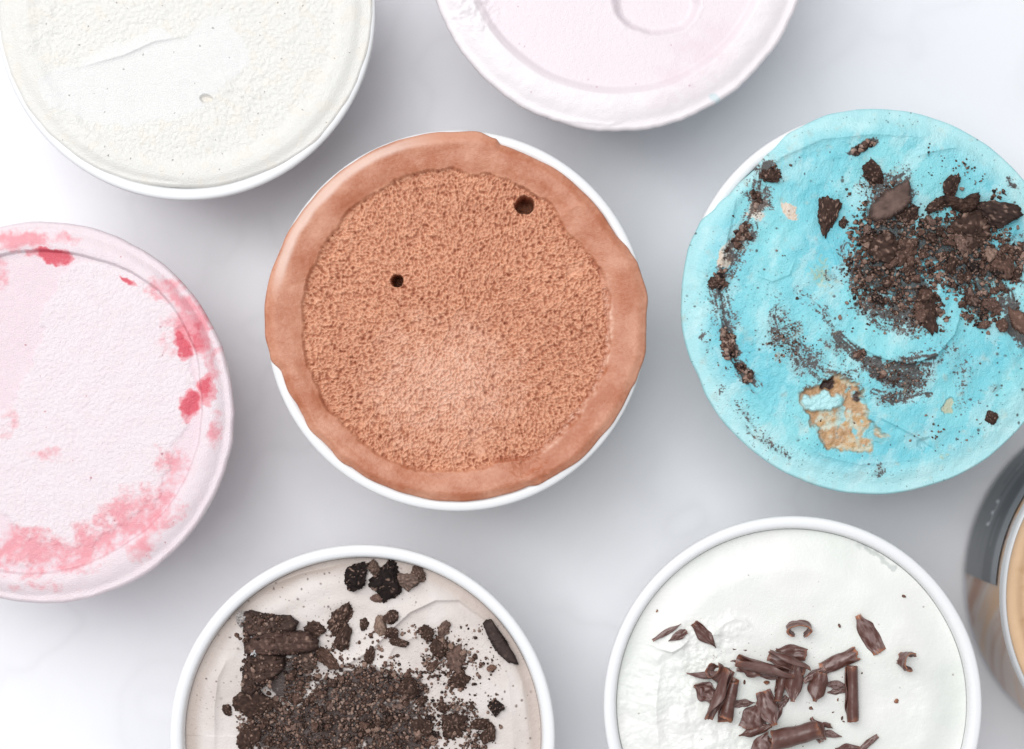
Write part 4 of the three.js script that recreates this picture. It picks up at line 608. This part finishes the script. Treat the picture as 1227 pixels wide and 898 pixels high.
curl(F, 783, 768, 816, 749, 7, 0.6, 'thin purple-brown chocolate splinter half buried in white cream', { ...LEAF, e0: 0.5, frost: 0.6, ...CF });
curl(F, 802, 769, 823, 757, 11, 0.7, 'short dark chocolate splinter just below the thin purple one', { ...FLAKE, e0: 0.1, frost: 0.4, ...CF });
curl(F, 824, 807, 870, 806, 9, 0.8, 'long thin chocolate tail trailing from the open hoop', { ...LEAF, e0: 0.2, e1: 0.6, frost: 0.45, bend: 0.8, ...CF });
curl(F, 833, 822, 856, 836, 24, 0.6, 'grey-brown flat chocolate flake below the long thin tail', { ...FLAKE, e0: 0.2, e1: 0.7, frost: 0.6, ...CF });
curl(F, 880, 845, 905, 843, 10, 0.3, 'pale pointed chocolate flake poking out beside the rolls', { ...LEAF, arc: 1.2, e0: 0.8, e1: 0.05, frost: 0.9, ...CF });
curl(F, 930, 780, 966, 785, 20, 1.2, 'dark ragged chocolate flake behind the crest roll', { ...FLAKE, arc: 1.5, frost: 0.3, ...CF });
curl(F, 963, 816, 988, 801, 11, 2.4, 'narrow chocolate flake bridging the leaf and the frosty trough', { ...LEAF, e0: 0.5, e1: 0.4, frost: 0.5, ...CF });
curl(F, 990, 821, 1014, 822, 10, 0.6, 'upper of two pale chocolate slivers beside the straightest roll', { ...LEAF, arc: 1.3, e0: 0.5, e1: 0.3, frost: 0.85, ...CF });
curl(F, 993, 831, 1015, 828, 8, 0.3, 'lower of two pale chocolate slivers beside the straightest roll', { ...LEAF, arc: 1.3, e0: 0.2, e1: 0.6, frost: 0.5, ...CF });
curl(F, 933, 850, 944, 836, 11, 0.4, 'small grey chocolate chip beside the frosty spoon shape', { ...FLAKE, frost: 0.7, ...CF });
curl(F, 924, 872, 940, 842, 9, 0.5, 'dark chocolate edge behind the frosty spoon shape', { ...LEAF, frost: 0.2, ...CF });
curl(F, 1033, 899, 1052, 883, 8, 0.5, 'thin chocolate stick lying low near the inner wall', { ...LEAF, e0: 0.8, e1: 0.5, arc: 3, frost: 0.45, ...CF });
curl(F, 1002, 900, 1030, 897, 12, 0.3, 'rusty chocolate sliver between the thickest roll and the thin stick', { ...LEAF, e0: 0.3, e1: 0.3, frost: 0.2, ...CF });
{ // chocolate dust
  const R = rng(77), parts = [], M = new THREE.Matrix4(), Q = new THREE.Quaternion(), E = new THREE.Euler(), shapes = [lump(1, 91, 0.5, [0.12, 0.045, 0.03], [0.3, 0.11, 0.06], 0.3), lump(1, 92, 0.5, [0.30, 0.11, 0.06], [0.4, 0.2, 0.1], 0.3)];
  for (const [px, py, w] of [[893, 819, 5], [920, 819, 10], [788, 734, 4], [1007, 751, 5], [1085, 716, 5], [1076, 842, 7], [973, 850, 5], [1005, 840, 4], [1010, 862, 5], [1012, 866, 3], [1034, 808, 3]]) { const k = w / MM / 2000; M.compose(new THREE.Vector3(...onto(mint, px, py, 0.2)), Q.setFromEuler(E.set(R() * 6, R() * 6, R() * 6)), new THREE.Vector3(k, k * 0.6, k * 0.8)); parts.push(shapes[w > 6 ? 1 : Math.floor(R() * 2)].clone().applyMatrix4(M)); }
  for (let i = 0; i < 60; i++) { const k = lerp(0.12, 0.4, R() * R()) / 2000; M.compose(new THREE.Vector3(...onto(mint, lerp(840, 1050, R()), lerp(760, 897, R()), 0.1)), Q.setFromEuler(E.set(R() * 6, R() * 6, 0)), new THREE.Vector3(k, k, k)); parts.push(shapes[Math.floor(R() * 2)].clone().applyMatrix4(M)); }
  const d = mesh('chocolate_specks', mergeGeometries(parts), chocolate); tag(d, 'tiny chocolate shavings scattered over the white ice cream', 'chocolate shavings'); d.userData.kind = 'stuff';
}

renderer.render(scene, camera);
